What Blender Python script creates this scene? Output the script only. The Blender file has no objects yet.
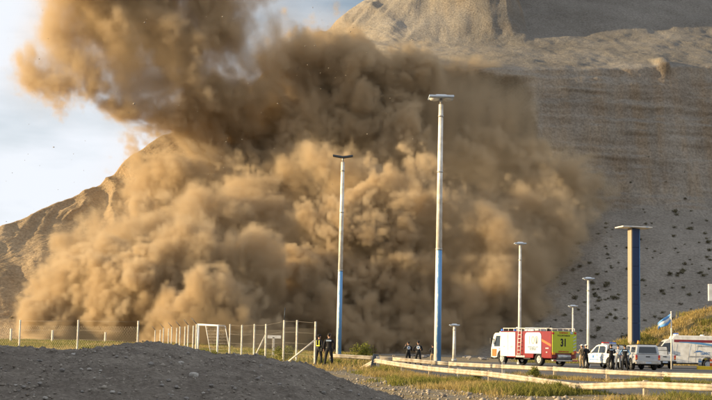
import bpy, bmesh, math, random
import numpy as np
from mathutils import Vector, Matrix, Euler, noise as mnoise

S = bpy.context.scene
COL = S.collection
R = math.radians

# ------------------------------------------------------------------ camera
F_PX = 1329.0                       # focal length in photograph pixels (712 wide)
CAM = Vector((0.0, 0.0, 1.1))
PITCH, ROLL = R(6.27), R(1.2)
cam_d = bpy.data.cameras.new('camera')
cam_d.sensor_width = 36.0
cam_d.lens = F_PX / 712.0 * 36.0
cam_d.clip_start, cam_d.clip_end = 0.2, 6000.0
cam = bpy.data.objects.new('camera', cam_d)
COL.objects.link(cam)
CAM_ROT = Matrix.Rotation(R(90) + PITCH, 3, 'X') @ Matrix.Rotation(ROLL, 3, 'Z')
cam.matrix_world = Matrix.Translation(CAM) @ CAM_ROT.to_4x4()
S.camera = cam

# ------------------------------------------------------------------ sky, sun, exposure
SUN_EL = R(11.5)
SUN_DIR = Vector((-0.98, -0.10, 0.0)).normalized() * math.cos(SUN_EL) + Vector((0, 0, math.sin(SUN_EL)))
world = bpy.data.worlds.new('World')
S.world = world
world.use_nodes = True
wn = world.node_tree.nodes
wl = world.node_tree.links
wn.clear()
w_out = wn.new('ShaderNodeOutputWorld')
w_bg = wn.new('ShaderNodeBackground')
w_bg.inputs['Strength'].default_value = 0.065
sky = wn.new('ShaderNodeTexSky')
sky.sky_type = 'NISHITA'
sky.sun_disc = False
sky.sun_elevation = SUN_EL
sky.sun_rotation = math.atan2(SUN_DIR.x, SUN_DIR.y)
sky.air_density, sky.dust_density, sky.ozone_density = 1.0, 0.6, 1.5
# thin high cloud spread over the whole sky
w_tc = wn.new('ShaderNodeTexCoord')
w_map = wn.new('ShaderNodeMapping')
w_map.inputs['Scale'].default_value = (2.2, 2.2, 7.0)
w_map.inputs['Location'].default_value = (0.35, 0.2, 0.1)
w_noise = wn.new('ShaderNodeTexNoise')
w_noise.inputs['Scale'].default_value = 1.5
w_noise.inputs['Detail'].default_value = 6.0
w_ramp = wn.new('ShaderNodeValToRGB')
w_ramp.color_ramp.elements[0].position = 0.30
w_ramp.color_ramp.elements[1].position = 0.58
w_mix = wn.new('ShaderNodeMixRGB')
w_mix.inputs['Color2'].default_value = (7.0, 7.3, 7.8, 1)
wl.new(w_tc.outputs['Generated'], w_map.inputs['Vector'])
wl.new(w_map.outputs['Vector'], w_noise.inputs['Vector'])
wl.new(w_noise.outputs['Fac'], w_ramp.inputs['Fac'])
wl.new(w_ramp.outputs['Color'], w_mix.inputs['Fac'])
wl.new(sky.outputs['Color'], w_mix.inputs['Color1'])
wl.new(w_mix.outputs['Color'], w_bg.inputs['Color'])
wl.new(w_bg.outputs['Background'], w_out.inputs['Surface'])

sun_d = bpy.data.lights.new('sun', 'SUN')
sun_d.energy = 5.0
sun_d.angle = R(0.5)
sun_d.color = (1.0, 0.76, 0.42)
sun = bpy.data.objects.new('sun', sun_d)
sun.rotation_euler = (-SUN_DIR).to_track_quat('-Z', 'Y').to_euler()
sun.location = (-60, 20, 60)
COL.objects.link(sun)

S.view_settings.view_transform = 'Standard'
S.view_settings.look = 'None'
S.view_settings.exposure = 1.0
S.view_settings.gamma = 1.0
S.view_settings.use_curve_mapping = False
S.render.engine = 'CYCLES'
S.cycles.use_denoising = True
S.cycles.denoiser = 'OPENIMAGEDENOISE'
S.cycles.max_bounces = 10
S.cycles.diffuse_bounces = 3
S.cycles.glossy_bounces = 3
S.cycles.transparent_max_bounces = 12
S.cycles.volume_bounces = 4
S.cycles.volume_step_rate = 2.0
S.cycles.volume_max_steps = 512

# ------------------------------------------------------------------ pixel helpers
def ray(px, py):
    """direction (world) of a photograph pixel, scaled so that y = 1"""
    v = CAM_ROT @ Vector(((px - 356.0) / F_PX, (200.0 - py) / F_PX, -1.0))
    return v / v.y
def at(px, py, y):
    """point seen at a pixel, at depth y"""
    return CAM + ray(px, py) * y
def on_ground(px, y, z):
    """x of the pixel column px at depth y and height z"""
    py = 346.0
    for _ in range(6):
        p = at(px, py, y)
        py += (p.z - z) * F_PX / y
    return at(px, py, y)

# ------------------------------------------------------------------ object helpers
def tag(o, label=None, cat=None, group=None, kind=None):
    if label: o['label'] = label
    if cat: o['category'] = cat
    if group: o['group'] = group
    if kind: o['kind'] = kind
    return o
def link(name, data, parent=None, loc=None):
    o = bpy.data.objects.new(name, data)
    COL.objects.link(o)
    if parent is not None: o.parent = parent
    if loc is not None: o.location = loc
    return o
def empty(name, loc=(0, 0, 0), rz=0.0):
    o = bpy.data.objects.new(name, None)
    o.empty_display_size = 0.3
    COL.objects.link(o)
    o.location = loc
    o.rotation_euler = (0, 0, rz)
    return o
def copy_tree(o, parent=None):
    c = o.copy(); COL.objects.link(c); c.parent = parent
    for ch in list(o.children): copy_tree(ch, c)
    return c
def smoothstep(a, b, x):
    t = np.clip((x - a) / (b - a), 0, 1)
    return t * t * (3 - 2 * t)

# numpy value noise --------------------------------------------------
class Noise:
    def __init__(self, seed, n=64):
        self.n = n
        self.t = np.random.default_rng(seed).random((n, n, n)).astype(np.float32) * 2 - 1
    def __call__(self, x, y, z):
        n = self.n
        xi = np.floor(x).astype(np.int32); yi = np.floor(y).astype(np.int32); zi = np.floor(z).astype(np.int32)
        fx = (x - xi).astype(np.float32); fy = (y - yi).astype(np.float32); fz = (z - zi).astype(np.float32)
        fx = fx * fx * (3 - 2 * fx); fy = fy * fy * (3 - 2 * fy); fz = fz * fz * (3 - 2 * fz)
        x0 = xi % n; x1 = (xi + 1) % n; y0 = yi % n; y1 = (yi + 1) % n; z0 = zi % n; z1 = (zi + 1) % n
        t = self.t
        a = t[x0, y0, z0] * (1 - fx) + t[x1, y0, z0] * fx
        b = t[x0, y1, z0] * (1 - fx) + t[x1, y1, z0] * fx
        c = t[x0, y0, z1] * (1 - fx) + t[x1, y0, z1] * fx
        d = t[x0, y1, z1] * (1 - fx) + t[x1, y1, z1] * fx
        return (a * (1 - fy) + b * fy) * (1 - fz) + (c * (1 - fy) + d * fy) * fz
NZ = Noise(5)
def fbm(x, y, z, scale, octaves=4, gain=0.5, seed=0.0, ridged=False):
    s = 0.0; a = 1.0; f = 1.0 / scale; tot = 0.0
    for k in range(octaves):
        v = NZ(x * f + 13.7 * k + seed, y * f + 7.1 * k + seed * 1.7, z * f + 3.3 * k - seed)
        if ridged: v = 1 - 2 * np.abs(v)
        s = s + a * v; tot += a; a *= gain; f *= 2.03
    return s / tot

# materials -----------------------------------------------------------
def new_mat(name):
    m = bpy.data.materials.new(name); m.use_nodes = True
    nt = m.node_tree; nt.nodes.clear()
    out = nt.nodes.new('ShaderNodeOutputMaterial')
    return m, nt, out
def mat(name, col, rough=0.6, metal=0.0, var=0.08, nscale=6.0, bump=0.0, spec=0.4, emit=None, coat=0.0, dirt=None, alpha=None):
    """plain procedural paint / cloth / metal with a little uneven tone"""
    m, nt, out = new_mat(name)
    b = nt.nodes.new('ShaderNodeBsdfPrincipled')
    nt.links.new(b.outputs[0], out.inputs['Surface'])
    b.inputs['Roughness'].default_value = rough
    b.inputs['Metallic'].default_value = metal
    b.inputs['Specular IOR Level'].default_value = spec
    b.inputs['Coat Weight'].default_value = coat
    tc = nt.nodes.new('ShaderNodeTexCoord')
    nz = nt.nodes.new('ShaderNodeTexNoise')
    nz.inputs['Scale'].default_value = nscale
    nz.inputs['Detail'].default_value = 5
    nt.links.new(tc.outputs['Object'], nz.inputs['Vector'])
    r = nt.nodes.new('ShaderNodeValToRGB')
    r.color_ramp.elements[0].position = 0.3; r.color_ramp.elements[1].position = 0.7
    d = dirt or col
    r.color_ramp.elements[0].color = tuple(max(0, c * (1 - var)) for c in d) + (1,)
    r.color_ramp.elements[1].color = tuple(min(1, c * (1 + var)) for c in col) + (1,)
    nt.links.new(nz.outputs['Fac'], r.inputs['Fac'])
    nt.links.new(r.outputs['Color'], b.inputs['Base Color'])
    if bump:
        bp = nt.nodes.new('ShaderNodeBump'); bp.inputs['Strength'].default_value = bump; bp.inputs['Distance'].default_value = 0.02
        nt.links.new(nz.outputs['Fac'], bp.inputs['Height']); nt.links.new(bp.outputs[0], b.inputs['Normal'])
    if emit:
        b.inputs['Emission Color'].default_value = tuple(emit[:3]) + (1,); b.inputs['Emission Strength'].default_value = emit[3]
    return m
def mesh_from(name, V, Fc, mats=(), smooth=True):
    me = bpy.data.meshes.new(name)
    me.from_pydata([tuple(v) for v in V], [], [tuple(f) for f in Fc])
    for m in mats: me.materials.append(m)
    if smooth: me.polygons.foreach_set('use_smooth', [True] * len(me.polygons))
    me.update()
    return me
def grid_mesh(name, P, mats=(), smooth=True):
    """P: (nu, nv, 3) array"""
    nu, nv = P.shape[:2]
    me = bpy.data.meshes.new(name)
    i = np.arange(nu * nv).reshape(nu, nv)
    q = np.stack([i[:-1, :-1], i[1:, :-1], i[1:, 1:], i[:-1, 1:]], -1).reshape(-1, 4)
    me.vertices.add(nu * nv); me.vertices.foreach_set('co', P.reshape(-1).astype(np.float32))
    me.loops.add(q.size); me.loops.foreach_set('vertex_index', q.reshape(-1).astype(np.int32))
    me.polygons.add(len(q)); me.polygons.foreach_set('loop_start', np.arange(0, q.size, 4, dtype=np.int32))
    me.update(calc_edges=True); me.validate()
    for m in mats: me.materials.append(m)
    if smooth: me.polygons.foreach_set('use_smooth', [True] * len(me.polygons))
    return me
# ================================================================== SETTING
def earth_material(name, stops, scale, fine, bump, dist, strata=False, zcol=None, spots=None):
    m, nt, out = new_mat(name)
    N, L = nt.nodes.new, nt.links.new
    b = N('ShaderNodeBsdfPrincipled'); b.inputs['Roughness'].default_value = 0.95; b.inputs['Specular IOR Level'].default_value = 0.1
    L(b.outputs[0], out.inputs['Surface'])
    tc = N('ShaderNodeTexCoord')
    n1 = N('ShaderNodeTexNoise'); n1.inputs['Scale'].default_value = scale; n1.inputs['Detail'].default_value = 8; n1.inputs['Roughness'].default_value = 0.65
    n2 = N('ShaderNodeTexNoise'); n2.inputs['Scale'].default_value = fine; n2.inputs['Detail'].default_value = 6; n2.inputs['Roughness'].default_value = 0.7
    L(tc.outputs['Object'], n1.inputs['Vector']); L(tc.outputs['Object'], n2.inputs['Vector'])
    r = N('ShaderNodeValToRGB')
    while len(r.color_ramp.elements) < len(stops): r.color_ramp.elements.new(0.5)
    for e, (p, c) in zip(r.color_ramp.elements, stops): e.position = p; e.color = tuple(c) + (1,)
    L(n1.outputs['Fac'], r.inputs['Fac'])
    mx = N('ShaderNodeMixRGB'); mx.blend_type = 'MULTIPLY'; mx.inputs['Fac'].default_value = 0.8
    r2 = N('ShaderNodeValToRGB'); r2.color_ramp.elements[0].position = 0.3; r2.color_ramp.elements[1].position = 0.68
    r2.color_ramp.elements[0].color = (0.48, 0.46, 0.44, 1); r2.color_ramp.elements[1].color = (1.25, 1.25, 1.25, 1)
    L(n2.outputs['Fac'], r2.inputs['Fac']); L(r.outputs['Color'], mx.inputs['Color1']); L(r2.outputs['Color'], mx.inputs['Color2'])
    col = mx.outputs['Color']
    if strata:
        mp = N('ShaderNodeMapping'); mp.inputs['Scale'].default_value = (0.06, 0.06, 0.24)
        n3 = N('ShaderNodeTexNoise'); n3.inputs['Scale'].default_value = 1.0; n3.inputs['Detail'].default_value = 6
        L(tc.outputs['Object'], mp.inputs['Vector']); L(mp.outputs['Vector'], n3.inputs['Vector'])
        r3 = N('ShaderNodeValToRGB'); r3.color_ramp.elements[0].position = 0.35; r3.color_ramp.elements[1].position = 0.65
        r3.color_ramp.elements[0].color = (0.88, 0.82, 0.76, 1); r3.color_ramp.elements[1].color = (1.15, 1.12, 1.08, 1)
        L(n3.outputs['Fac'], r3.inputs['Fac'])
        # only where the face is steep
        geo = N('ShaderNodeNewGeometry'); sp = N('ShaderNodeSeparateXYZ'); L(geo.outputs['Normal'], sp.inputs[0])
        mr = N('ShaderNodeMapRange'); mr.inputs['From Min'].default_value = 0.75; mr.inputs['From Max'].default_value = 0.4
        L(sp.outputs['Z'], mr.inputs['Value'])
        m3 = N('ShaderNodeMixRGB'); m3.blend_type = 'MULTIPLY'; L(mr.outputs[0], m3.inputs['Fac']); L(col, m3.inputs['Color1']); L(r3.outputs['Color'], m3.inputs['Color2'])
        col = m3.outputs['Color']
        mp6 = N('ShaderNodeMapping'); mp6.inputs['Scale'].default_value = (.35, .1, .03); n6 = N('ShaderNodeTexNoise'); n6.inputs['Scale'].default_value = 1.0; n6.inputs['Detail'].default_value = 5
        L(tc.outputs['Object'], mp6.inputs['Vector']); L(mp6.outputs['Vector'], n6.inputs['Vector'])
        r6 = N('ShaderNodeValToRGB'); r6.color_ramp.elements[0].position = .4; r6.color_ramp.elements[1].position = .62; r6.color_ramp.elements[0].color = (1, 1, 1, 1); r6.color_ramp.elements[1].color = (1.08, .99, .88, 1)
        L(n6.outputs['Fac'], r6.inputs['Fac']); m6 = N('ShaderNodeMixRGB'); m6.blend_type = 'MULTIPLY'; L(mr.outputs[0], m6.inputs['Fac']); L(col, m6.inputs['Color1']); L(r6.outputs['Color'], m6.inputs['Color2']); col = m6.outputs['Color']
    if spots:
        vo = N('ShaderNodeTexVoronoi'); vo.inputs['Scale'].default_value = spots[0]; L(tc.outputs['Object'], vo.inputs['Vector'])
        r4 = N('ShaderNodeValToRGB'); r4.color_ramp.elements[0].position = spots[1]; r4.color_ramp.elements[1].position = spots[1] + 0.06
        r4.color_ramp.elements[0].color = tuple(spots[2]) + (1,); r4.color_ramp.elements[1].color = (1, 1, 1, 1)
        L(vo.outputs['Distance'], r4.inputs['Fac'])
        m4 = N('ShaderNodeMixRGB'); m4.blend_type = 'MULTIPLY'; m4.inputs['Fac'].default_value = 1; L(col, m4.inputs['Color1']); L(r4.outputs['Color'], m4.inputs['Color2'])
        col = m4.outputs['Color']
    if strata:   # grey gravel above the cliff, darkened further to put shade into its colour
        va = N('ShaderNodeAttribute'); va.attribute_name = 'shelf_shade'
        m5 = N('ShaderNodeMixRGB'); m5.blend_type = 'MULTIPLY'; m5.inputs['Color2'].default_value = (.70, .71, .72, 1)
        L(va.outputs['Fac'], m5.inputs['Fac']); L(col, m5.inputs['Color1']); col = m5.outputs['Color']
    if strata:   # warm sunlight put into the soil colour of the left flank
        vb = N('ShaderNodeAttribute'); vb.attribute_name = 'sun_warmth'
        m7 = N('ShaderNodeMixRGB'); m7.blend_type = 'MULTIPLY'; m7.inputs['Color2'].default_value = (1.35, 1.12, .82, 1)
        L(vb.outputs['Fac'], m7.inputs['Fac']); L(col, m7.inputs['Color1']); col = m7.outputs['Color']
    L(col, b.inputs['Base Color'])
    bp = N('ShaderNodeBump'); bp.inputs['Strength'].default_value = bump; bp.inputs['Distance'].default_value = dist
    ad = N('ShaderNodeMath'); ad.operation = 'ADD'; L(n1.outputs['Fac'], ad.inputs[0]); L(n2.outputs['Fac'], ad.inputs[1])
    L(ad.outputs[0], bp.inputs['Height']); L(bp.outputs[0], b.inputs['Normal'])
    return m

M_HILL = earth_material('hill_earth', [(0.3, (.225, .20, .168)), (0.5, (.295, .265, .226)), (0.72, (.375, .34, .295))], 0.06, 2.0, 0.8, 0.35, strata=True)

# ---- hill: columns along X, each a profile from the toe up to the crest and down behind it
nx, nv = 560, 460
Xs = np.linspace(-150, 120, nx)
crx = np.array([-150, -100, -66, -56, -45, -37, -20, -4, 1, 30, 120]); crz = np.array([10, 16, 20.5, 28.5, 40.5, 50, 69, 90, 102, 136, 160])
C = np.interp(Xs, crx, crz) + fbm(Xs, Xs * 0, Xs * 0, 9, 4) * 1.6
toe = 217 + 6 * fbm(Xs, Xs * 0, Xs * 0 + 9, 40, 3)
def prof_left(i):
    c = C[i]; t = toe[i]; k = 0.64
    y = lambda z: t + z / k
    return [(t - 14, -0.6), (t, 0.1), (y(.16 * c), .16 * c), (y(.5 * c), .5 * c * 1.03), (y(.75 * c), .75 * c), (y(.85 * c), .85 * c), (y(c), c), (y(c) + 60, c - 25), (y(c) + 160, c - 60)]
def prof_right(i):
    t = toe[i]; dx = Xs[i]
    tilt = np.clip((dx - 20) / 60, 0, 1)
    n = fbm(np.array([dx]), np.array([3.]), np.array([1.]), 30, 4)[0] * 5
    sh = np.clip((46 - dx) / 46, 0, 1) * 36          # upper slope swings round to face left
    return [(t - 14, -0.6), (t, 0.1), (t + 26, 13.0), (271 + n, 29), (283 + n * .8, 61 + 2 * tilt), (316 + n * .5, 73.5 + 3.5 * tilt), (322 + n * .5, 76.5 + 3.5 * tilt),
            (420 + sh, 142), (560, 165)]
P = np.zeros((nx, nv, 3))
knots = np.array([0, .05, .2, .42, .66, .78, .81, .95, 1.0])
vs = np.linspace(0, 1, nv)
for i in range(nx):
    w = float(smoothstep(-14, 16, np.array(Xs[i])))
    a = np.array(prof_left(i)) * (1 - w) + np.array(prof_right(i)) * w
    P[i, :, 0] = Xs[i]
    P[i, :, 1] = np.interp(vs, knots, a[:, 0]); P[i, :, 2] = np.interp(vs, knots, a[:, 1])
# the right-hand face swings away from the sun
sh_ = np.clip(P[..., 0] - 22, 0, None) * .26 * smoothstep(20, 34, P[..., 2])
k_ = (P[..., 1] + sh_) / P[..., 1]
P[..., 2] = 1.1 + (P[..., 2] - 1.1) * k_; P[..., 1] += sh_
spur = np.interp(P[..., 0], [-40, -8, 18, 33, 38, 43, 130], [0, 0, 12, 40, 34, 0, 0]) * smoothstep(318, 372, P[..., 1])
P[..., 2] += spur
# soften the knots a little along the profile
for _ in range(2):
    P[:, 1:-1, 1:] = (P[:, :-2, 1:] + 2 * P[:, 1:-1, 1:] + P[:, 2:, 1:]) / 4
X, Y, Z = P[..., 0], P[..., 1], P[..., 2]
up = smoothstep(0.5, 6, Z)
wl_ = smoothstep(20, -10, X)
# gullies running down the left flank (spurs lean to the left going down)
u = X + 0.45 * Y + fbm(X, Y, Z, 30, 3, seed=33) * 9
g = fbm(u, Z * 0.12, u * 0, 15, 2, ridged=True) * 3.6 + fbm(u, Z * 0.25, u * 0 + 4, 6, 3, ridged=True) * 1.1
g = g * up * wl_ * smoothstep(-1, 14, np.abs(Z))
P[..., 1] -= g * 0.9; P[..., 2] += g * 0.35
cliff = smoothstep(27, 33, Z) * smoothstep(64, 60, Z) * (1 - wl_)
led = fbm(X * .2, Y * 0, Z * 2.6, 4, 4, gain=.65, seed=3) * .75 + fbm(X, Y * 0, Z * .07, 3.0, 4, gain=.6, ridged=True, seed=61) * .7 + fbm(X, Y, Z * .5, 7, 5, ridged=True, seed=8) * .6
P[..., 1] -= led * cliff
wp = fbm(X, Y * 0, Z, 6, 4, seed=44)
scar = smoothstep(10, 20, X) * smoothstep(38.6, 36.4, X + wp * 2.2 + .05 * (62 - Z)) * smoothstep(32, 40, Z) * smoothstep(63, 56, Z + wp * 5)
P[..., 1] += 9 * scar
px_ = at(662, 66, 297); oc = np.exp(-np.abs((X - px_.x + .25 * (Z - px_.z)) / 1.2) ** 3 - np.abs((Z - px_.z) / 2.2) ** 3) * smoothstep(250, 270, Y)
P[..., 1] -= 2.6 * oc; P[..., 2] += .8 * oc
dg_ = smoothstep(74, 82, Z) * smoothstep(52, 40, X)
rl = fbm(X * .9 - Z * .5, Y * .15, Z * .1, 5, 4, ridged=True, seed=71) * .75
P[..., 2] += rl * dg_; P[..., 0] -= rl * dg_ * .4
small = fbm(X, Y, Z, 7, 6, gain=0.58, seed=2) * 1.25 * up
P[..., 2] += small * (0.35 + .3 * (1 - cliff)); P[..., 1] -= small * 0.4
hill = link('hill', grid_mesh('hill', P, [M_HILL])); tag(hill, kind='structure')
shelf_shade = smoothstep(14, 30, X) * smoothstep(.655, .675, np.broadcast_to(vs[None, :], X.shape)) * smoothstep(.97, .9, np.broadcast_to(vs[None, :], X.shape))
sa = hill.data.attributes.new('shelf_shade', 'FLOAT', 'POINT'); sa.data.foreach_set('value', shelf_shade.reshape(-1).astype(np.float32))
sb_ = hill.data.attributes.new('sun_warmth', 'FLOAT', 'POINT'); sb_.data.foreach_set('value', smoothstep(5, -35, X).reshape(-1).astype(np.float32))
# ---- ground: one sheet out to the horizon -------------------------------
def ground_z(x, y):
    x = np.asarray(x, float); y = np.asarray(y, float)
    lft = -0.5 + 0.45 * smoothstep(56, 76, y)
    rgt = -0.5 + 0.25 * smoothstep(62, 95, y)
    w = smoothstep(-1, 7, x)
    return lft * (1 - w) + rgt * w + .75 * smoothstep(105, 190, y) * smoothstep(-8, -26, x)
def gz(x, y): return float(ground_z(x, y))

def ground_material():
    m, nt, out = new_mat('ground_gravel')
    N, L = nt.nodes.new, nt.links.new
    b = N('ShaderNodeBsdfPrincipled'); b.inputs['Roughness'].default_value = 0.95; b.inputs['Specular IOR Level'].default_value = 0.1
    L(b.outputs[0], out.inputs['Surface'])
    tc = N('ShaderNodeTexCoord')
    def nz(sc, det=6):
        n = N('ShaderNodeTexNoise'); n.inputs['Scale'].default_value = sc; n.inputs['Detail'].default_value = det; n.inputs['Roughness'].default_value = .65
        L(tc.outputs['Object'], n.inputs['Vector']); return n.outputs['Fac']
    def ramp(f, stops):
        r = N('ShaderNodeValToRGB')
        while len(r.color_ramp.elements) < len(stops): r.color_ramp.elements.new(.5)
        for e, (p, c) in zip(r.color_ramp.elements, stops): e.position = p; e.color = tuple(c) + (1,)
        L(f, r.inputs['Fac']); return r.outputs['Color']
    gravel = ramp(nz(9.0, 8), [(.3, (.13, .11, .09)), (.5, (.21, .185, .15)), (.7, (.30, .27, .22))])
    straw = ramp(nz(3.0, 8), [(.3, (.13, .10, .05)), (.52, (.27, .20, .10)), (.72, (.36, .29, .15))])
    f = ramp(nz(0.45, 6), [(.44, (0, 0, 0)), (.58, (1, 1, 1))])
    mx = N('ShaderNodeMixRGB'); L(f, mx.inputs['Fac']); L(gravel, mx.inputs['Color1']); L(straw, mx.inputs['Color2'])
    L(mx.outputs[0], b.inputs['Base Color'])
    bp = N('ShaderNodeBump'); bp.inputs['Strength'].default_value = .7; bp.inputs['Distance'].default_value = .06
    L(nz(14.0, 6), bp.inputs['Height']); L(bp.outputs[0], b.inputs['Normal'])
    return m
M_GROUND = ground_material()
gxs = np.unique(np.concatenate([np.linspace(-3000, -60, 24), np.linspace(-60, 50, 221), np.linspace(50, 3000, 24)]))
gys = np.unique(np.concatenate([np.linspace(-500, 5, 12), np.linspace(5, 125, 301), np.linspace(125, 230, 60), np.linspace(230, 4500, 30)]))
GXX, GYY = np.meshgrid(gxs, gys, indexing='ij')
Pg = np.stack([GXX, GYY, ground_z(GXX, GYY) + (fbm(GXX, GYY, GXX * 0, 3.0, 4, seed=7) * .07) * smoothstep(200, 120, np.hypot(GXX, GYY))], -1)
ground = link('ground', grid_mesh('ground', Pg, [M_GROUND])); tag(ground, kind='structure')

# ---- roads: the lane between the guard rails and the parking apron behind them
M_ASPH = earth_material('asphalt', [(.3, (.10, .098, .095)), (.5, (.14, .135, .13)), (.75, (.20, .19, .175))], 1.2, 22.0, .25, .01)
def rail_pts(spec):
    """spec: (photo column, depth); returns plan points"""
    out = []
    for px, y in spec:
        p = on_ground(px, y, 0.0); out.append((p.x, y))
    return out
BACK = rail_pts([(330, 81), (405, 79.5), (480, 76), (560, 71), (640, 66), (720, 61.5), (800, 58)])
FRONT = rail_pts([(376, 70.5), (440, 62), (499, 55), (566, 50), (640, 46), (720, 42), (800, 39)])
def lerp_path(P_, n):
    P_ = np.array(P_); d = np.r_[0, np.cumsum(np.hypot(*np.diff(P_, axis=0).T))]
    t = np.linspace(0, d[-1], n)
    return np.stack([np.interp(t, d, P_[:, 0]), np.interp(t, d, P_[:, 1])], -1)
def strip(name, A, B, dz, m, n=80, k=16):
    A = lerp_path(A, n); B = lerp_path(B, n)
    w = np.linspace(0, 1, k)[None, :, None]
    Q = A[:, None, :] * (1 - w) + B[:, None, :] * w
    z = ground_z(Q[..., 0], Q[..., 1]) + dz
    return link(name, grid_mesh(name, np.concatenate([Q, z[..., None]], -1), [m]))
road = strip('road', [(x + .3, y + 1.5) for x, y in FRONT], [(x - .4, y - 1.6) for x, y in BACK], 0.075, M_ASPH); tag(road, kind='structure')
apron = strip('parking_apron', [(BACK[1][0], BACK[1][1] + 9), (BACK[3][0], BACK[3][1] + 3.0), (BACK[6][0] + 12, BACK[6][1] + 3)], [(-1, 128), (25, 135), (70, 140)], 0.075, M_ASPH); tag(apron, kind='structure')

# ---- mound of dark earth in front
M_MOUND = earth_material('mound_earth', [(.3, (.215, .18, .145)), (.5, (.30, .258, .212)), (.72, (.42, .365, .30))], 1.6, 15.0, 1.0, .12, spots=(7.0, .10, (1.7, 1.7, 1.75)))
crest_px = [(-1300, 200), (-900, 60), (-720, 40), (-480, 140), (-300, 270), (-160, 330), (-40, 344), (0, 346), (35, 349), (65, 350.5), (88, 351.5), (118, 347.5), (142, 343.5), (165, 343.2), (188, 348), (215, 355), (245, 356.5), (262, 357), (285, 363.5), (300, 363.5), (312, 366.5), (326, 373), (342, 380), (366, 389), (392, 397), (425, 409), (500, 425), (560, 440)]  # the tall unseen heap at the left end is added to shade the mound
YC = 24.0
cpx = [at(px, py, YC) for px, py in crest_px]
cX = np.array([p.x for p in cpx]); cZ = np.array([p.z for p in cpx])
mX = np.unique(np.r_[np.linspace(-30, -8, 120), np.linspace(-8, 4.6, 380)]); mY = np.unique(np.r_[np.linspace(-2, 9, 50), np.linspace(9, 37, 400)])
MX, MY = np.meshgrid(mX, mY, indexing='ij')
warp = fbm(MX, MY * 0, MX * 0, 4, 3, seed=3) * 1.2
base = ground_z(MX, MY) - .12
ch = np.interp(MX, cX, cZ)
tt = MY - (YC + warp)
front = 1 - smoothstep(0, 1, np.clip((-tt - 13.0 * smoothstep(-8, -12, MX)) / 13.0, 0, 1))
backs = 1 - smoothstep(0, 9.0, tt)
prof = np.where(tt < 0, front, backs)
MZ = base + (ch - base) * prof
near = smoothstep(-14, -2, -np.abs(tt) * 1.0)
rough = fbm(MX, MY, MX * 0, 1.5, 6, gain=.6, seed=12) * .11 + fbm(MX, MY, MX * 0, .35, 4, gain=.6, seed=14, ridged=True) * .035
lump = np.clip(fbm(MX, MY, MX * 0, .13, 3, seed=19) - .3, 0, 1) * .14
MZ = MZ + (rough * (0.35 + .65 * smoothstep(0, 1.2, np.abs(tt))) + lump) * smoothstep(-.1, .4, MZ - base)
mound = link('earth_mound', grid_mesh('earth_mound', np.stack([MX, MY, MZ], -1), [M_MOUND])); tag(mound, kind='structure')
def mound_z(x, y):
    i = int(np.clip(np.searchsorted(mX, x), 0, len(mX) - 1)); j = int(np.clip(np.searchsorted(mY, y), 0, len(mY) - 1))
    return float(MZ[i, j])

# ---- grassy embankment on the right, in front of the talus
M_EMB = earth_material('dry_grass_earth', [(.3, (.17, .13, .06)), (.5, (.28, .215, .105)), (.72, (.37, .30, .16))], .5, 5.0, .8, .12)
eX = np.linspace(17, 75, 160); eT = np.linspace(0, 1, 60)
EX, ET = np.meshgrid(eX, eT, indexing='ij')
e_top = np.interp(EX, [17, 27, 31, 36, 40, 75], [-.4, -.2, 2.0, 4.0, 5.9, 13.0])
EY = 138 + 26 * ET
EZ = ground_z(EX, EY) - .3 + (e_top + .4) * smoothstep(0, .62, ET) * smoothstep(1.3, .8, ET) + fbm(EX, EY, EX * 0, 5, 5, gain=.6, seed=23) * .55 * smoothstep(0, .3, ET)
embank = link('embankment', grid_mesh('embankment', np.stack([EX, EY, EZ], -1), [M_EMB])); tag(embank, kind='structure')
def emb_z(x, y):
    i = int(np.clip(np.searchsorted(eX, x), 0, 159)); j = int(np.clip((y - 138) / 26 * 59, 0, 59)); return float(EZ[i, j])
# ================================================================== DUST CLOUD
# billows listed as photograph column, row, radius (photograph pixels) and how far they stand out of the slope (m)
def slope_y(X, z):
    """depth of the hillside at x, z"""
    left = 217 + max(z, 0) / 0.64
    right = float(np.interp(z, [0, 13, 29, 61, 76, 142], [217, 243, 271, 283, 324, 420]))
    w = min(max((X + 14) / 30, 0), 1)
    return left * (1 - w) + right * w
BILLOWS = [
 # left foot and body (sunlit)
 (60,325,24,6),(85,300,28,8),(70,342,22,6),(110,325,32,12),(120,280,34,10),(95,262,22,4),(150,310,38,16),(160,255,42,16),(135,225,30,5),(150,190,30,4),(120,210,18,2),
 (190,285,44,24),(200,230,46,22),(185,185,40,12),(222,330,36,24),(180,335,34,18),(225,160,40,10),(245,290,38,18),(250,215,40,14),(270,325,28,8),(205,140,26,4),
 # middle
 (285,250,42,8),(290,190,44,8),(310,300,40,2),(270,130,44,12),(320,140,46,14),(350,190,50,22),(345,245,44,20),(360,305,38,3),(390,225,48,24),(400,280,38,10),(330,340,28,1),(395,335,30,0),
 (370,130,44,16),(412,165,40,16),(430,240,44,18),(440,300,40,3),(450,335,24,1),(340,90,36,10),(300,75,40,10),(310,45,26,8),
 # right, grey
 (480,210,42,14),(475,270,42,10),(520,190,34,10),(520,240,42,12),(508,285,32,6),(545,190,28,6),(546,225,28,6),(530,262,24,3),(485,318,22,2),(512,305,18,2),(560,200,18,4),(460,180,32,8),
 (436,106,26,-8),(470,84,16,-6),(400,85,32,-4),(370,62,22,-2),(500,172,22,-3),
]
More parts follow.
